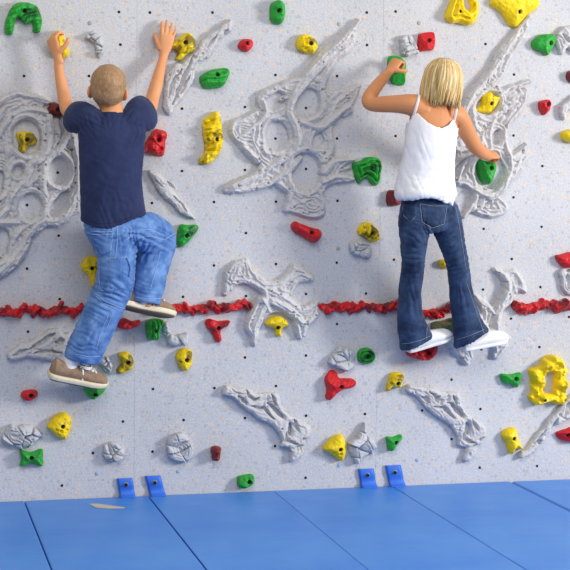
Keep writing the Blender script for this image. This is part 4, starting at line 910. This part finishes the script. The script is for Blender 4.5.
# ================================================================== the boy
YB = -.27
bm = bmesh.new()
hc = P(108, 86, -.285); hw = 17.2 * mpp(hc)
hc = P(108, 87, -.285); ptB, R3B = head(bm, hc, V((.16, 1, .16)), V((0.03, -.16, 1)), hw)
# neck and trunk
loft(bm, [(110, 98, -.27, 11.5, 12), (111, 108, -.275, 11.5, 12), (112, 116, -.28, 13.5, 13), (112, 124, -.28, 22, 14), (112, 138, -.28, 28, 17), (112, 165, -.28, 26, 17), (112, 190, -.27, 24, 16), (112, 210, -.26, 25, 17), (113, 224, -.26, 25, 18)], 26)
# arms: shoulder, elbow near the wall, wrist
loft(bm, [(90, 121, -.28, 13, 13), (82, 118, -.26, 11.5, 11), (75, 115, -.20, 8.6, 8.6), (67.5, 110, -.125, 7.0, 7.4), (65.5, 103, -.098, 6.3, 6.8), (63, 91, -.088, 6.0, 6.4), (60, 76, -.080, 5.2, 5.2), (58.3, 62, -.076, 4.6, 4.2), (57.6, 56, -.076, 4.6, 4.0)], 18)
loft(bm, [(132, 120, -.28, 13, 13), (140, 117, -.26, 11.5, 11), (146, 113, -.20, 8.6, 8.6), (150.5, 106, -.125, 7.2, 7.6), (152.5, 98, -.098, 6.6, 7.0), (156, 86, -.085, 6.6, 6.6), (160, 70, -.06, 5.4, 5.2), (163.5, 57, -.038, 4.5, 3.9), (164, 53, -.034, 4.5, 3.6)], 18)
# hands
Wl = P(57.6, 56.5, -.078)
hand(bm, Wl, V((-.34, .05, 1)), V((-.80, -.60, -.05)), V((.4, -1, 0)), .132, [(.95, .75, .5), (.95, .8, .55), (.95, .85, .6), (1.0, .9, .6)], (.16, .05, -.05, -.12), V((.62, -.30, .62)), (.45, .5), .0185)
Wr = P(164, 54, -.036)
hand(bm, Wr, V((.17, -.06, 1)), V((0, -1, -.06)), V((-1, 0, 0)), .138, [(.22, .3, .2), (.16, .28, .2), (.16, .28, .2), (.2, .3, .2)], (.12, .02, -.12, -.26), V((-.42, .1, .9)), (.35, .1), .0185)
# legs
loft(bm, [(103, 215, -.25, 11, 12), (109, 240, -.25, 11, 11), (112, 262, -.235, 10, 10), (109, 285, -.21, 9, 9), (98, 315, -.18, 8, 8), (80, 345, -.15, 7.5, 8), (71, 366, -.135, 6.5, 7), (69, 374, -.135, 6.5, 8)], 18)
loft(bm, [(122, 218, -.25, 11, 12), (138, 227, -.23, 10, 10), (153, 231, -.18, 9, 9.5), (163, 239, -.15, 8.5, 8.5), (158, 254, -.155, 8, 8), (153, 275, -.17, 7, 7.5), (148, 295, -.18, 6.2, 6.5), (145, 306, -.18, 6, 6.5)], 18)
org = V((P(112, 380, 0).x, -.22, P(112, 388, -.15).z))
boy = fuse('person', bm, .0030, M['skin_boy'], None, 5, origin=org)
tag(boy, 'person seen from behind with cropped sandy hair, navy t-shirt and baggy blue jeans', 'person')
eyes(ptB, R3B, hw, boy)
# hair: close cropped cap, fused then trimmed to the hairline
bm = bmesh.new(); blob(bm, ptB(0, -.10, .20), (hw * 1.035, hw * 1.29, hw * 1.14), R3B, 40)
blob(bm, ptB(0, -.34, -.22), (hw * .98, hw * .98, hw * .90), R3B, 32)
def dhair(co, no):
    return co + no * (.0004 * noise3(co * 300, 5) + .0010 * noise3(co * 60, 6))[:, None]
hair = fuse('hair', bm, .0028, M['hair_boy'], boy, 14, dhair)
b2 = bmesh.new(); b2.from_mesh(hair.data); dl = []
for v in b2.verts:
    q = R3B.transposed() @ (v.co - hc) / hw
    if q.y < -.2: line = -.96
    elif q.y < .18: line = -.96 + (q.y + .2) * 2.2
    elif q.y < .34: line = -.30
    else: line = .62
    line += .05 * noise3(np.array([[q.x * 7, q.y * 7, q.z * 7]]), 8)[0]
    if abs(q.x) > .78 and q.z < -.10 and -.26 < q.y < .30: line = max(line, -.06)
    if q.z < line: dl.append(v)
bmesh.ops.delete(b2, geom=dl, context='VERTS'); b2.to_mesh(hair.data); b2.free()
localise(hair, boy)

# t-shirt
def rings_cut(bm, rings, seg=24, inner=2.2, deep=5, **k):
    """a sleeve or trouser leg that ends in an open hem: the end is folded back inside"""
    a = np.array(rings[-1], float); b = np.array(rings[-2], float); d = (b[:3] - a[:3]); px = math.hypot(d[0], d[1]) + 1e-6
    loft(bm, rings, seg, **k)
tf = [(90, 122, 16, .5, 5, .004), (138, 118, 16, -.5, 5, .004), (82, 128, 12, 1.1, 5, .005), (142, 136, 14, 1.9, 6, .005), (100, 118, 14, 1.2, 6, .003), (124, 118, 14, 1.9, 6, .003), (118, 210, 20, 1.2, 8, .004), (92, 205, 18, 1.9, 8, .003), (112, 170, 34, .3, 16, .002)]
bm = bmesh.new()
loft(bm, [(112, 113.0, -.282, 13.2, 12.5), (112, 117.5, -.283, 17, 14.5), (112, 122, -.284, 25, 16.5), (112, 130, -.284, 33, 19), (112, 142, -.284, 33.5, 20.5), (111.5, 160, -.284, 32, 21), (111, 180, -.28, 31.3, 21), (112, 198, -.272, 31.5, 21), (113, 212, -.266, 32, 21.5), (113.5, 221, -.262, 32.8, 22), (113.5, 221.6, -.262, 30, 20), (113.5, 216, -.262, 28, 19)], 32)
loft(bm, [(102, 125, -.284, 12, 15), (91, 121, -.278, 14.5, 14.5), (82.5, 117.5, -.255, 16.2, 13.2), (76.8, 116.8, -.215, 16.4, 12), (74.2, 117, -.18, 15.8, 11), (74.0, 117, -.178, 13.4, 9), (76, 117, -.2, 12, 8.5)], 24)
loft(bm, [(121, 125, -.284, 12, 15), (132, 121, -.278, 15, 14.5), (139.5, 115.5, -.255, 18, 13.2), (143.8, 112.5, -.215, 18.2, 11.6), (144.8, 111, -.18, 17, 10.6), (145, 111, -.178, 14.6, 8.6), (143, 112, -.2, 13, 8.5)], 24)
def dtee(co, no):
    cam_ = (co - CAM) @ R.T; x = cam_[:, 0] / cam_[:, 2] * F + 285; y = cam_[:, 1] / cam_[:, 2] * F + 285
    co = co + no * (folds(co, tf, 900) + .0022 * fbm3(co * 9, 31))[:, None]
    co[:, 2] -= np.interp(x, [79, 83, 93, 110, 126, 137, 146], [-3, -1, 3.5, 4, -.5, -4, -6]) * np.clip((y - 196) / 24, 0, 1.1) * .0040
    return co
tee = fuse('t_shirt', bm, .0042, M['tee'], boy, 5, dtee)
ttree = bvh(tee)
# collar band
rows = []
bmc = bmesh.new(); pts = []
cc = P(112, 114.5, -.282); kk = mpp(cc)
for i in range(33):
    a = 2 * math.pi * i / 32
    pts.append((*(cc + V((math.cos(a) * 14.2 * kk, math.sin(a) * 13.8 * kk, (-3.6 * max(0, -math.sin(a)) + 1.0 - 3 * max(0, math.sin(a))) * kk))), .0045, .0032))
loftw(bmc, pts, 8, 1); col = bmobj('collar', bmc, M['tee'], tee); localise(col, boy)
bm = seam_line(ttree, [(83.5, 217), (90, 221), (98, 223), (111, 223), (127, 218.5), (140, 213.5)], .0012); o = bmobj('hem_stitch', bm, M['tee'], tee); localise(o, boy)
localise(tee, boy)

# jeans
jf = [(93, 235, 14, .25, 5, .005), (120, 236, 14, 2.4, 6, .005), (140, 228, 18, .1, 6, .006), (160, 236, 14, .5, 5, .006), (150, 262, 16, 2.4, 7, .006), (140, 250, 14, 2.2, 6, .008), (100, 262, 14, .3, 8, .004), (110, 292, 15, .35, 6, .007), (100, 302, 14, .5, 7, .006), (120, 286, 12, .6, 6, .006), (80, 345, 16, .4, 6, .005), (92, 330, 16, -.9, 8, .004), (145, 292, 12, .2, 5, .004), (130, 240, 12, 1.4, 5, .006)]
bm = bmesh.new()
loft(bm, [(113.5, 208, -.266, 27.5, 20), (113, 218, -.262, 29, 21), (113, 230, -.258, 28, 22), (115, 240, -.25, 22, 18)], 28)
loft(bm, [(106, 218, -.258, 22, 20), (109.5, 232, -.258, 21.5, 20), (115.5, 250, -.25, 19.5, 18.5), (116.5, 268, -.235, 18.8, 17.3), (114.5, 284, -.212, 19.2, 17.5), (109.5, 298, -.196, 19, 17), (102, 314, -.182, 18.8, 16.5), (93.2, 332, -.165, 19, 16), (86.5, 347, -.148, 19, 16), (82.8, 357.5, -.138, 19.3, 16), (82.6, 358.2, -.138, 17, 14), (84, 351, -.146, 15.5, 12.5)], 26)
loft(bm, [(122, 222, -.255, 17, 20), (136, 227.5, -.24, 17.5, 18.5), (148, 232, -.205, 19.5, 17.5), (156, 238, -.165, 21, 16.5), (157.5, 246, -.145, 21.5, 16), (154.8, 256, -.142, 21.5, 15.5), (152, 269, -.15, 20.3, 15), (150, 284, -.162, 17, 14.5), (147.6, 296, -.172, 15.2, 13.5), (146.7, 302.5, -.176, 15.2, 13.5), (146.6, 303, -.176, 13, 11.5), (147.6, 296, -.17, 11.5, 10)], 26)
def djean(co, no):
    return co + no * (1.25 * folds(co, jf, 950) + .0026 * fbm3(co * 11, 41) + .0012 * fbm3(co * 34, 43, 2))[:, None]
jeans = fuse('jeans', bm, .0038, M['jean_light'], boy, 4, djean)
jt = bvh(jeans)
ST = [[(113, 226), (112, 240), (110, 262), (108, 292)], [(117.5, 226), (117, 242), (115, 262), (113, 290)], [(90, 231), (100, 232), (112, 231.5)], [(91, 234), (100, 235), (111, 234.5)], [(102, 262), (108, 258), (128, 257)], [(100, 262), (99, 280), (101, 290), (112, 293)],
      [(95, 293), (103, 300), (116, 306), (126, 309)], [(96, 296), (103, 303), (116, 309)], [(124, 222), (131, 229), (130, 237), (123, 242)], [(139, 238), (150, 236), (164, 240), (177, 232)], [(139, 229), (152, 230), (164, 236)], [(160, 252), (155, 272), (150, 290)], [(134, 297), (147, 299), (161, 298.5)],
      [(66, 347), (76, 354), (90, 357), (100, 356)], [(113, 312), (106, 330), (99, 350)], [(108, 316), (100, 334), (96, 350)]]
bm = bmesh.new(); bm.free()
for pl in ST:
    st = bmobj('seam_stitching', seam_line(jt, pl, .0011), M['thread_pale'], jeans); localise(st, boy)
def patch(tree, poly, thick, name, m, parent, root, step=1.2):
    """a pocket: a second layer of cloth that lies on the garment inside an outline"""
    sdf = poly_sdf(poly); xs = np.arange(min(p[0] for p in poly), max(p[0] for p in poly) + step, step); ys = np.arange(min(p[1] for p in poly), max(p[1] for p in poly) + step, step)
    bm = bmesh.new(); g = {}
    for i, x in enumerate(xs):
        for j, y in enumerate(ys):
            if sdf(np.array([x]), np.array([y]))[0] > -step * .5:
                q = onto(tree, x, y, thick)
                if q: g[i, j] = bm.verts.new(q[0])
    for (i, j) in list(g):
        k = [(i, j), (i + 1, j), (i + 1, j + 1), (i, j + 1)]
        if all(a in g for a in k):
            f = [g[a] for a in k]
            if max((f[a].co - f[a - 1].co).length for a in range(4)) < .03: bm.faces.new(f)
    bmesh.ops.delete(bm, geom=[v for v in bm.verts if not v.link_faces], context='VERTS')
    bmesh.ops.recalc_face_normals(bm, faces=bm.faces); bmesh.ops.solidify(bm, geom=list(bm.faces), thickness=thick)
    o = bmobj(name, bm, m, parent); localise(o, root); return o
patch(jt, [(101, 259), (122, 257), (121, 288), (110, 293), (101, 288)], .003, 'cargo_pocket', M['jean_light'], jeans, boy)
patch(jt, [(92, 236), (112, 236), (111, 252), (102, 255), (95, 249)], .0022, 'back_pocket', M['jean_light'], jeans, boy)
bm = seam_line(jt, [(127, 258), (130, 266), (129, 276)], .004, .002); lo = bmobj('utility_loop', bm, M['jean_light'], jeans); localise(lo, boy)
localise(jeans, boy)
# socks and shoes
bm = bmesh.new(); loft(bm, [(76, 350, -.145, 8.5, 9), (70, 364, -.137, 8.3, 9), (66, 371, -.135, 8, 8.5), (67, 375, -.135, 6, 6.5)], 18); o = fuse('sock', bm, .003, M['sock'], boy, 3); localise(o, boy)
bm = bmesh.new(); loft(bm, [(148, 290, -.178, 7, 7.5), (145, 300, -.178, 7, 7.5), (142, 306, -.175, 6.5, 7)], 18); o = fuse('sock', bm, .003, M['sock'], boy, 3); localise(o, boy)
up = V((.16, -.10, 1))
shoe(boy, P(48, 376, -.145), P(106, 386.5, -.105), V((.2, -.28, 1)), 0, 'sneaker', (M['suede'], M['rubber'], M['tread']))
shoe(boy, P(120, 306, -.190), P(174, 318, -.125), V((.22, .30, 1)), 0, 'sneaker', (M['suede'], M['rubber'], M['tread']))
# ================================================================== the girl
bm = bmesh.new()
hg = P(442, 82, -.27); gw = 17.0 * mpp(hg)
ptG, R3G = head(bm, hg, V((.12, 1, .10)), V((.05, -.1, 1)), gw)
loft(bm, [(438, 92, -.262, 9.5, 10.5), (437, 101, -.268, 9.5, 10.5), (436, 108, -.272, 12.5, 11.5), (435, 114, -.275, 23, 12.5), (433, 124, -.275, 25, 15), (431, 142, -.272, 24, 15.5), (428, 160, -.262, 22, 15), (427, 180, -.25, 23, 14.5), (427, 196, -.245, 23, 13.5), (428, 212, -.245, 24, 14.5)], 26)
# left arm raised, elbow out
loft(bm, [(425, 110, -.275, 11, 12), (415, 106, -.275, 11.5, 12), (408, 104.5, -.27, 10.5, 10.5), (396, 104, -.25, 9, 9.2), (383, 104.2, -.225, 8.2, 8.4), (371.5, 104, -.20, 7.2, 7.6), (368.5, 100, -.185, 7.0, 7.2), (372.5, 92, -.16, 6.8, 6.8), (381, 81, -.12, 5.8, 5.8), (388, 73, -.088, 4.6, 4.4), (390, 71, -.083, 4.4, 4.2)], 18)
loft(bm, [(446, 114, -.275, 11, 12), (455, 115, -.272, 11, 11.5), (460.5, 120, -.265, 9.8, 10), (467, 132, -.24, 8.4, 8.6), (474.5, 145, -.205, 7.5, 7.6), (479, 150, -.185, 7.0, 7.2), (484, 153.5, -.15, 6.2, 6.2), (488, 156, -.112, 4.8, 4.8), (489, 156.5, -.104, 4.6, 4.4)], 18)
W1 = P(389.5, 71, -.086)
hand(bm, W1, V((.62, .30, .72)), V((-.30, -.62, .80)), V((1, 0, -.4)), .120, [(1.0, 1.2, .6), (.95, 1.2, .6), (.95, 1.2, .6), (1.0, 1.2, .6)], (.12, .03, -.04, -.1), V((.95, -.05, -.1)), (.2, .3), .0175)
W2 = P(488.5, 156, -.108)
hand(bm, W2, V((.62, .52, .10)), V((.30, -.55, .80)), V((-.5, .2, .3)), .120, [(.9, 1.1, .6), (.85, 1.1, .6), (.85, 1.1, .6), (.9, 1.1, .6)], (.1, .03, -.04, -.1), V((.2, .8, .1)), (.2, .2), .0175)
loft(bm, [(415, 205, -.245, 11, 12), (413, 235, -.24, 9, 10), (412, 262, -.22, 7.5, 8.5), (411, 290, -.19, 7.5, 8), (412, 320, -.15, 7.5, 8), (414, 338, -.13, 6.5, 7), (416, 346, -.128, 6.5, 8)], 18)
loft(bm, [(443, 205, -.245, 11, 12), (449, 235, -.24, 9, 10), (456, 262, -.215, 7.5, 8.5), (460, 290, -.185, 7.5, 8), (466, 318, -.15, 7.5, 8), (470, 334, -.135, 6.5, 7), (472, 342, -.132, 6.5, 8)], 18)
og = V((P(440, 350, 0).x, -.2, P(440, 352, -.14).z))
girl = fuse('person', bm, .0030, M['skin_girl'], None, 5, origin=og)
tag(girl, 'person seen from behind with blonde bob, white strappy top and flared jeans', 'person')
eyes(ptG, R3G, gw, girl)

# blonde bob: scalp cap and combed locks that hang to the neck
rng = random.Random(12)
bm = bmesh.new()
blob(bm, ptG(0, -.10, .19), (gw * 1.05, gw * 1.29, gw * 1.19), R3G, 36)
bmesh.ops.delete(bm, geom=[v for v in bm.verts if (R3G.transposed() @ (v.co - hg) / gw).y > .55 and (R3G.transposed() @ (v.co - hg) / gw).z < .55], context='VERTS')
hg_cap = bm
locks = [[], [], []]
def L(a, b, c): return ptG(a, b, c)
def lock(bm, az, jit, endz, lift, r):
    """az: angle round the head (0 = back), from the crown down the skull and then hanging"""
    s, c_ = math.sin(az), -math.cos(az); pts = []
    for i in range(12):
        t = i / 11
        th = .22 + t * 1.52                                # polar angle from crown
        if th < 1.50:
            rr = math.sin(th); zz = math.cos(th); pts.append((s * rr * 1.04 * (1 + lift), -.10 + c_ * rr * 1.28 * (1 + lift), .19 + zz * 1.18 * (1 + lift)))
    x, y, z = pts[-1]; n = 7; en = rng.uniform(-.24, .06)
    for i in range(1, n + 1):
        t = i / n; k = math.sin(t * 2.6) * .05
        pts.append((x * (1 + .07 * math.sin(t * 3.1) + en * t * t) + jit * t * .10, (y + .1) * (1 + .05 * math.sin(t * 3.1) + (en - .03) * t * t) - .1, z + (endz - z) * t))
    ws = [L(*p) for p in pts]; N = len(ws)
    wig = rng.uniform(0, 6.28)
    c = []
    for i, w in enumerate(ws):
        t = i / (N - 1); k = r * (.45 + .75 * math.sin(min(1, t * 1.25) * math.pi * .62)) * (1 - .75 * max(0, t - .72) / .28)
        o = V((math.sin(t * 5 + wig), math.cos(t * 4 + wig), 0)) * (.0052 * t * t)
        c.append((*(w + o), max(k, .0008), max(k * .62, .0007)))
    loftw(bm, c, 7, 1)
for i in range(420):
    az = rng.uniform(-2.05, 2.05); lift = rng.uniform(-.01, .045)
    ez = -1.20 + rng.uniform(-.26, .24)
    if az < -.9: ez += .05
    if az > .9: ez -= .42 * min(1, (az - .9) / .4)          # longer at her right side
    if abs(az) < .55: ez += .10
    lock(bm, az, rng.uniform(-1, 1), ez, lift, rng.uniform(.0032, .0058))
for i in range(60):                                        # fringe and temples
    az = rng.choice((-1, 1)) * rng.uniform(2.05, 3.1); lock(bm, az, rng.uniform(-1, 1), rng.uniform(.35, .6) if abs(az) > 2.5 else rng.uniform(-.9, -.4), rng.uniform(0, .03), rng.uniform(.003, .005))
gh = bmobj('hair', bm, M['hair_girl'], girl); localise(gh, girl)

# camisole
cf = [(412, 150, 16, 1.25, 10, .0026), (450, 165, 16, 1.8, 11, .0026), (406, 186, 13, 1.25, 9, .004), (456, 145, 10, 2.4, 6, .004), (430, 186, 22, .15, 9, .0022)]
bm = bmesh.new()
loft(bm, [(433, 118, -.275, 25.0, 15.5), (432.5, 122, -.276, 26.6, 17), (432, 130, -.276, 26.8, 18.5), (430.5, 145, -.274, 26.2, 18.5), (428.5, 160, -.266, 27, 18.5), (426.5, 176, -.256, 29.2, 20), (425.6, 190, -.25, 29.6, 24), (425.8, 195.5, -.25, 30, 25), (426, 196.2, -.25, 27.5, 22.5), (427, 190, -.25, 26.5, 20)], 30)
def dcami(co, no):
    cam_ = (co - CAM) @ R.T; x = cam_[:, 0] / cam_[:, 2] * F + 285; y = cam_[:, 1] / cam_[:, 2] * F + 285
    h = folds(co, cf, 970) + .0016 * fbm3(co * 10, 51)
    co = co + no * (h + .007 * np.clip((y - 180) / 14, 0, 1))[:, None]
    co[:, 2] -= np.clip((y - 172) / 22, 0, 1.1) * np.interp(x, [395, 410, 430, 456], [-1.6, -1.2, -.8, .6]) * .0041
    return co
cami = fuse('camisole', bm, .0036, M['cami'], girl, 9, dcami)
# trim the neckline: scooped at the back, dipping to the armholes
b2 = bmesh.new(); b2.from_mesh(cami.data)
dl = []
for v in b2.verts:
    q = R @ (np.array(v.co) - CAM); x = q[0] / q[2] * F + 285; y = q[1] / q[2] * F + 285
    nx = np.interp(x, [400, 406, 411, 415, 420, 428, 436, 442, 448, 453, 457, 461], [127, 124, 119, 110, 115, 122, 126.5, 127.5, 125, 119, 127, 131])
    if y < nx - (0 if v.co.y < -.27 else -1): dl.append(v)
bmesh.ops.delete(b2, geom=dl, context='VERTS'); b2.to_mesh(cami.data); b2.free()
sd = cami.modifiers.new('cloth', 'SOLIDIFY'); sd.thickness = .0018; sd.offset = 1
sktree = bvh(girl, girl.location)
for pl in ([(419.5, 94.5), (418, 101), (416, 108), (414, 114), (412.5, 120)], [(456.5, 107), (455.6, 113), (454.2, 119), (452.5, 124)]):
    pts = []
    for a, b in zip(pl, pl[1:]):
        for k in range(4):
            t = k / 4; q = onto(sktree, a[0] + (b[0] - a[0]) * t, a[1] + (b[1] - a[1]) * t, .0025)
            if q: pts.append(q[0])
    # over the shoulder and down the front
    top = pts[0]; front = []
    for k in range(1, 7):
        yy = top.y + .022 * k; h = sktree.ray_cast(V((top.x, yy, top.z + .2)), V((0, 0, -1)))
        if h[0] is not None and h[0].z > top.z - .16: front.append(h[0] + h[1] * .0025)
    pts = list(reversed(front)) + pts
    bm = bmesh.new(); loftw(bm, [(*p, .0052, .0018) for p in pts], 10, 2, side=(1, 0, .2)); o = bmobj('strap', bm, M['cami'], cami); localise(o, girl)
localise(cami, girl)

# jeans
gf = [(415, 225, 16, .2, 6, .004), (446, 222, 16, 2.9, 6, .004), (430, 228, 12, 1.2, 5, .005), (412, 262, 14, .15, 6, .006), (456, 262, 14, -.2, 6, .006), (408, 240, 14, .5, 7, .004), (455, 240, 14, 2.5, 7, .004), (412, 300, 18, 1.3, 8, .004), (464, 300, 18, 1.5, 8, .004), (414, 335, 14, .3, 7, .004), (470, 325, 14, -.3, 7, .004)]
bm = bmesh.new()
loft(bm, [(428, 190, -.25, 24.5, 16.5), (428, 198, -.248, 27, 17.5), (428.5, 212, -.246, 29.3, 19.8), (430, 224, -.245, 29, 20.5), (431, 232, -.245, 22, 17)], 28)
loft(bm, [(415.5, 208, -.246, 15, 18.5), (414.5, 222, -.246, 15.8, 19), (414, 240, -.24, 13.6, 16), (413.5, 256, -.228, 12, 13.5), (412.8, 270, -.212, 11.4, 12.5), (410, 288, -.192, 11.4, 12.5), (409.6, 306, -.172, 12.4, 13), (411.5, 324, -.152, 14, 14), (414.8, 338, -.138, 15.6, 15), (416.0, 345, -.132, 16.4, 15.5), (416, 345.5, -.132, 14, 13), (415, 339, -.138, 12, 11)], 24)
loft(bm, [(442.5, 208, -.246, 15, 18.5), (446, 222, -.245, 15.5, 19), (451, 240, -.238, 13.2, 16), (455.6, 256, -.225, 11.8, 13.5), (458.3, 270, -.21, 11, 12.5), (460.5, 288, -.19, 11.8, 12.5), (463.5, 306, -.172, 13, 13), (467, 322, -.155, 15, 14), (470, 334, -.143, 17, 15), (471, 339, -.138, 18, 15.5), (471, 339.5, -.138, 15.5, 13), (470, 333, -.143, 13, 11)], 24)
def dgj(co, no):
    cam_ = (co - CAM) @ R.T; x = cam_[:, 0] / cam_[:, 2] * F + 285; y = cam_[:, 1] / cam_[:, 2] * F + 285
    co = co + no * (folds(co, gf, 990) + .0018 * fbm3(co * 12, 61) + .0010 * fbm3(co * 36, 63, 2))[:, None]
    k = np.clip((y - 316) / 24, 0, 1.2); left = x < 440
    co[:, 2] += k * np.where(left, .24 * (x - 416), .34 * (x - 471)) * .0041 + k * np.where(left, .010, .006)
    return co
gj = fuse('jeans', bm, .0038, M['jean_dark'], girl, 4, dgj)
gt = bvh(gj)
ST = [[(420, 204), (433, 206), (446, 206)], [(421, 212), (432, 217), (444, 213)], [(420, 204), (422, 222), (432, 228), (444, 224), (447, 206)], [(402, 203), (404, 216), (411, 222), (416, 216)], [(455, 205), (459, 225), (463, 250), (466, 270)], [(467, 284), (474, 305), (481, 325), (484, 334)], [(427, 300), (428, 318), (426, 340)],
      [(402, 344), (410, 343), (420, 340.5), (430, 336)], [(457, 339.5), (470, 335.5), (484, 329.5)], [(429, 206), (429.5, 218), (430, 230)]]
for pl in ST:
    o = bmobj('seam_stitching', seam_line(gt, pl, .0010), M['thread_tan'], gj); localise(o, girl)
patch(gt, [(421, 206), (446, 207), (443.5, 223), (432, 227), (423, 221)], .0022, 'back_pocket', M['jean_dark'], gj, girl)
patch(gt, [(402, 204), (416, 204), (416, 216), (411, 222), (404, 216)], .0022, 'back_pocket', M['jean_dark'], gj, girl)
localise(gj, girl)
shoe(girl, P(406, 352.5, -.140), P(452, 338, -.105), V((.18, -.1, 1)), 0, 'slip', (M['white_shoe'], M['white_sole']))
shoe(girl, P(461, 350.5, -.140), P(508, 341.5, -.105), V((.10, -.1, 1)), 0, 'slip', (M['white_shoe'], M['white_sole']))
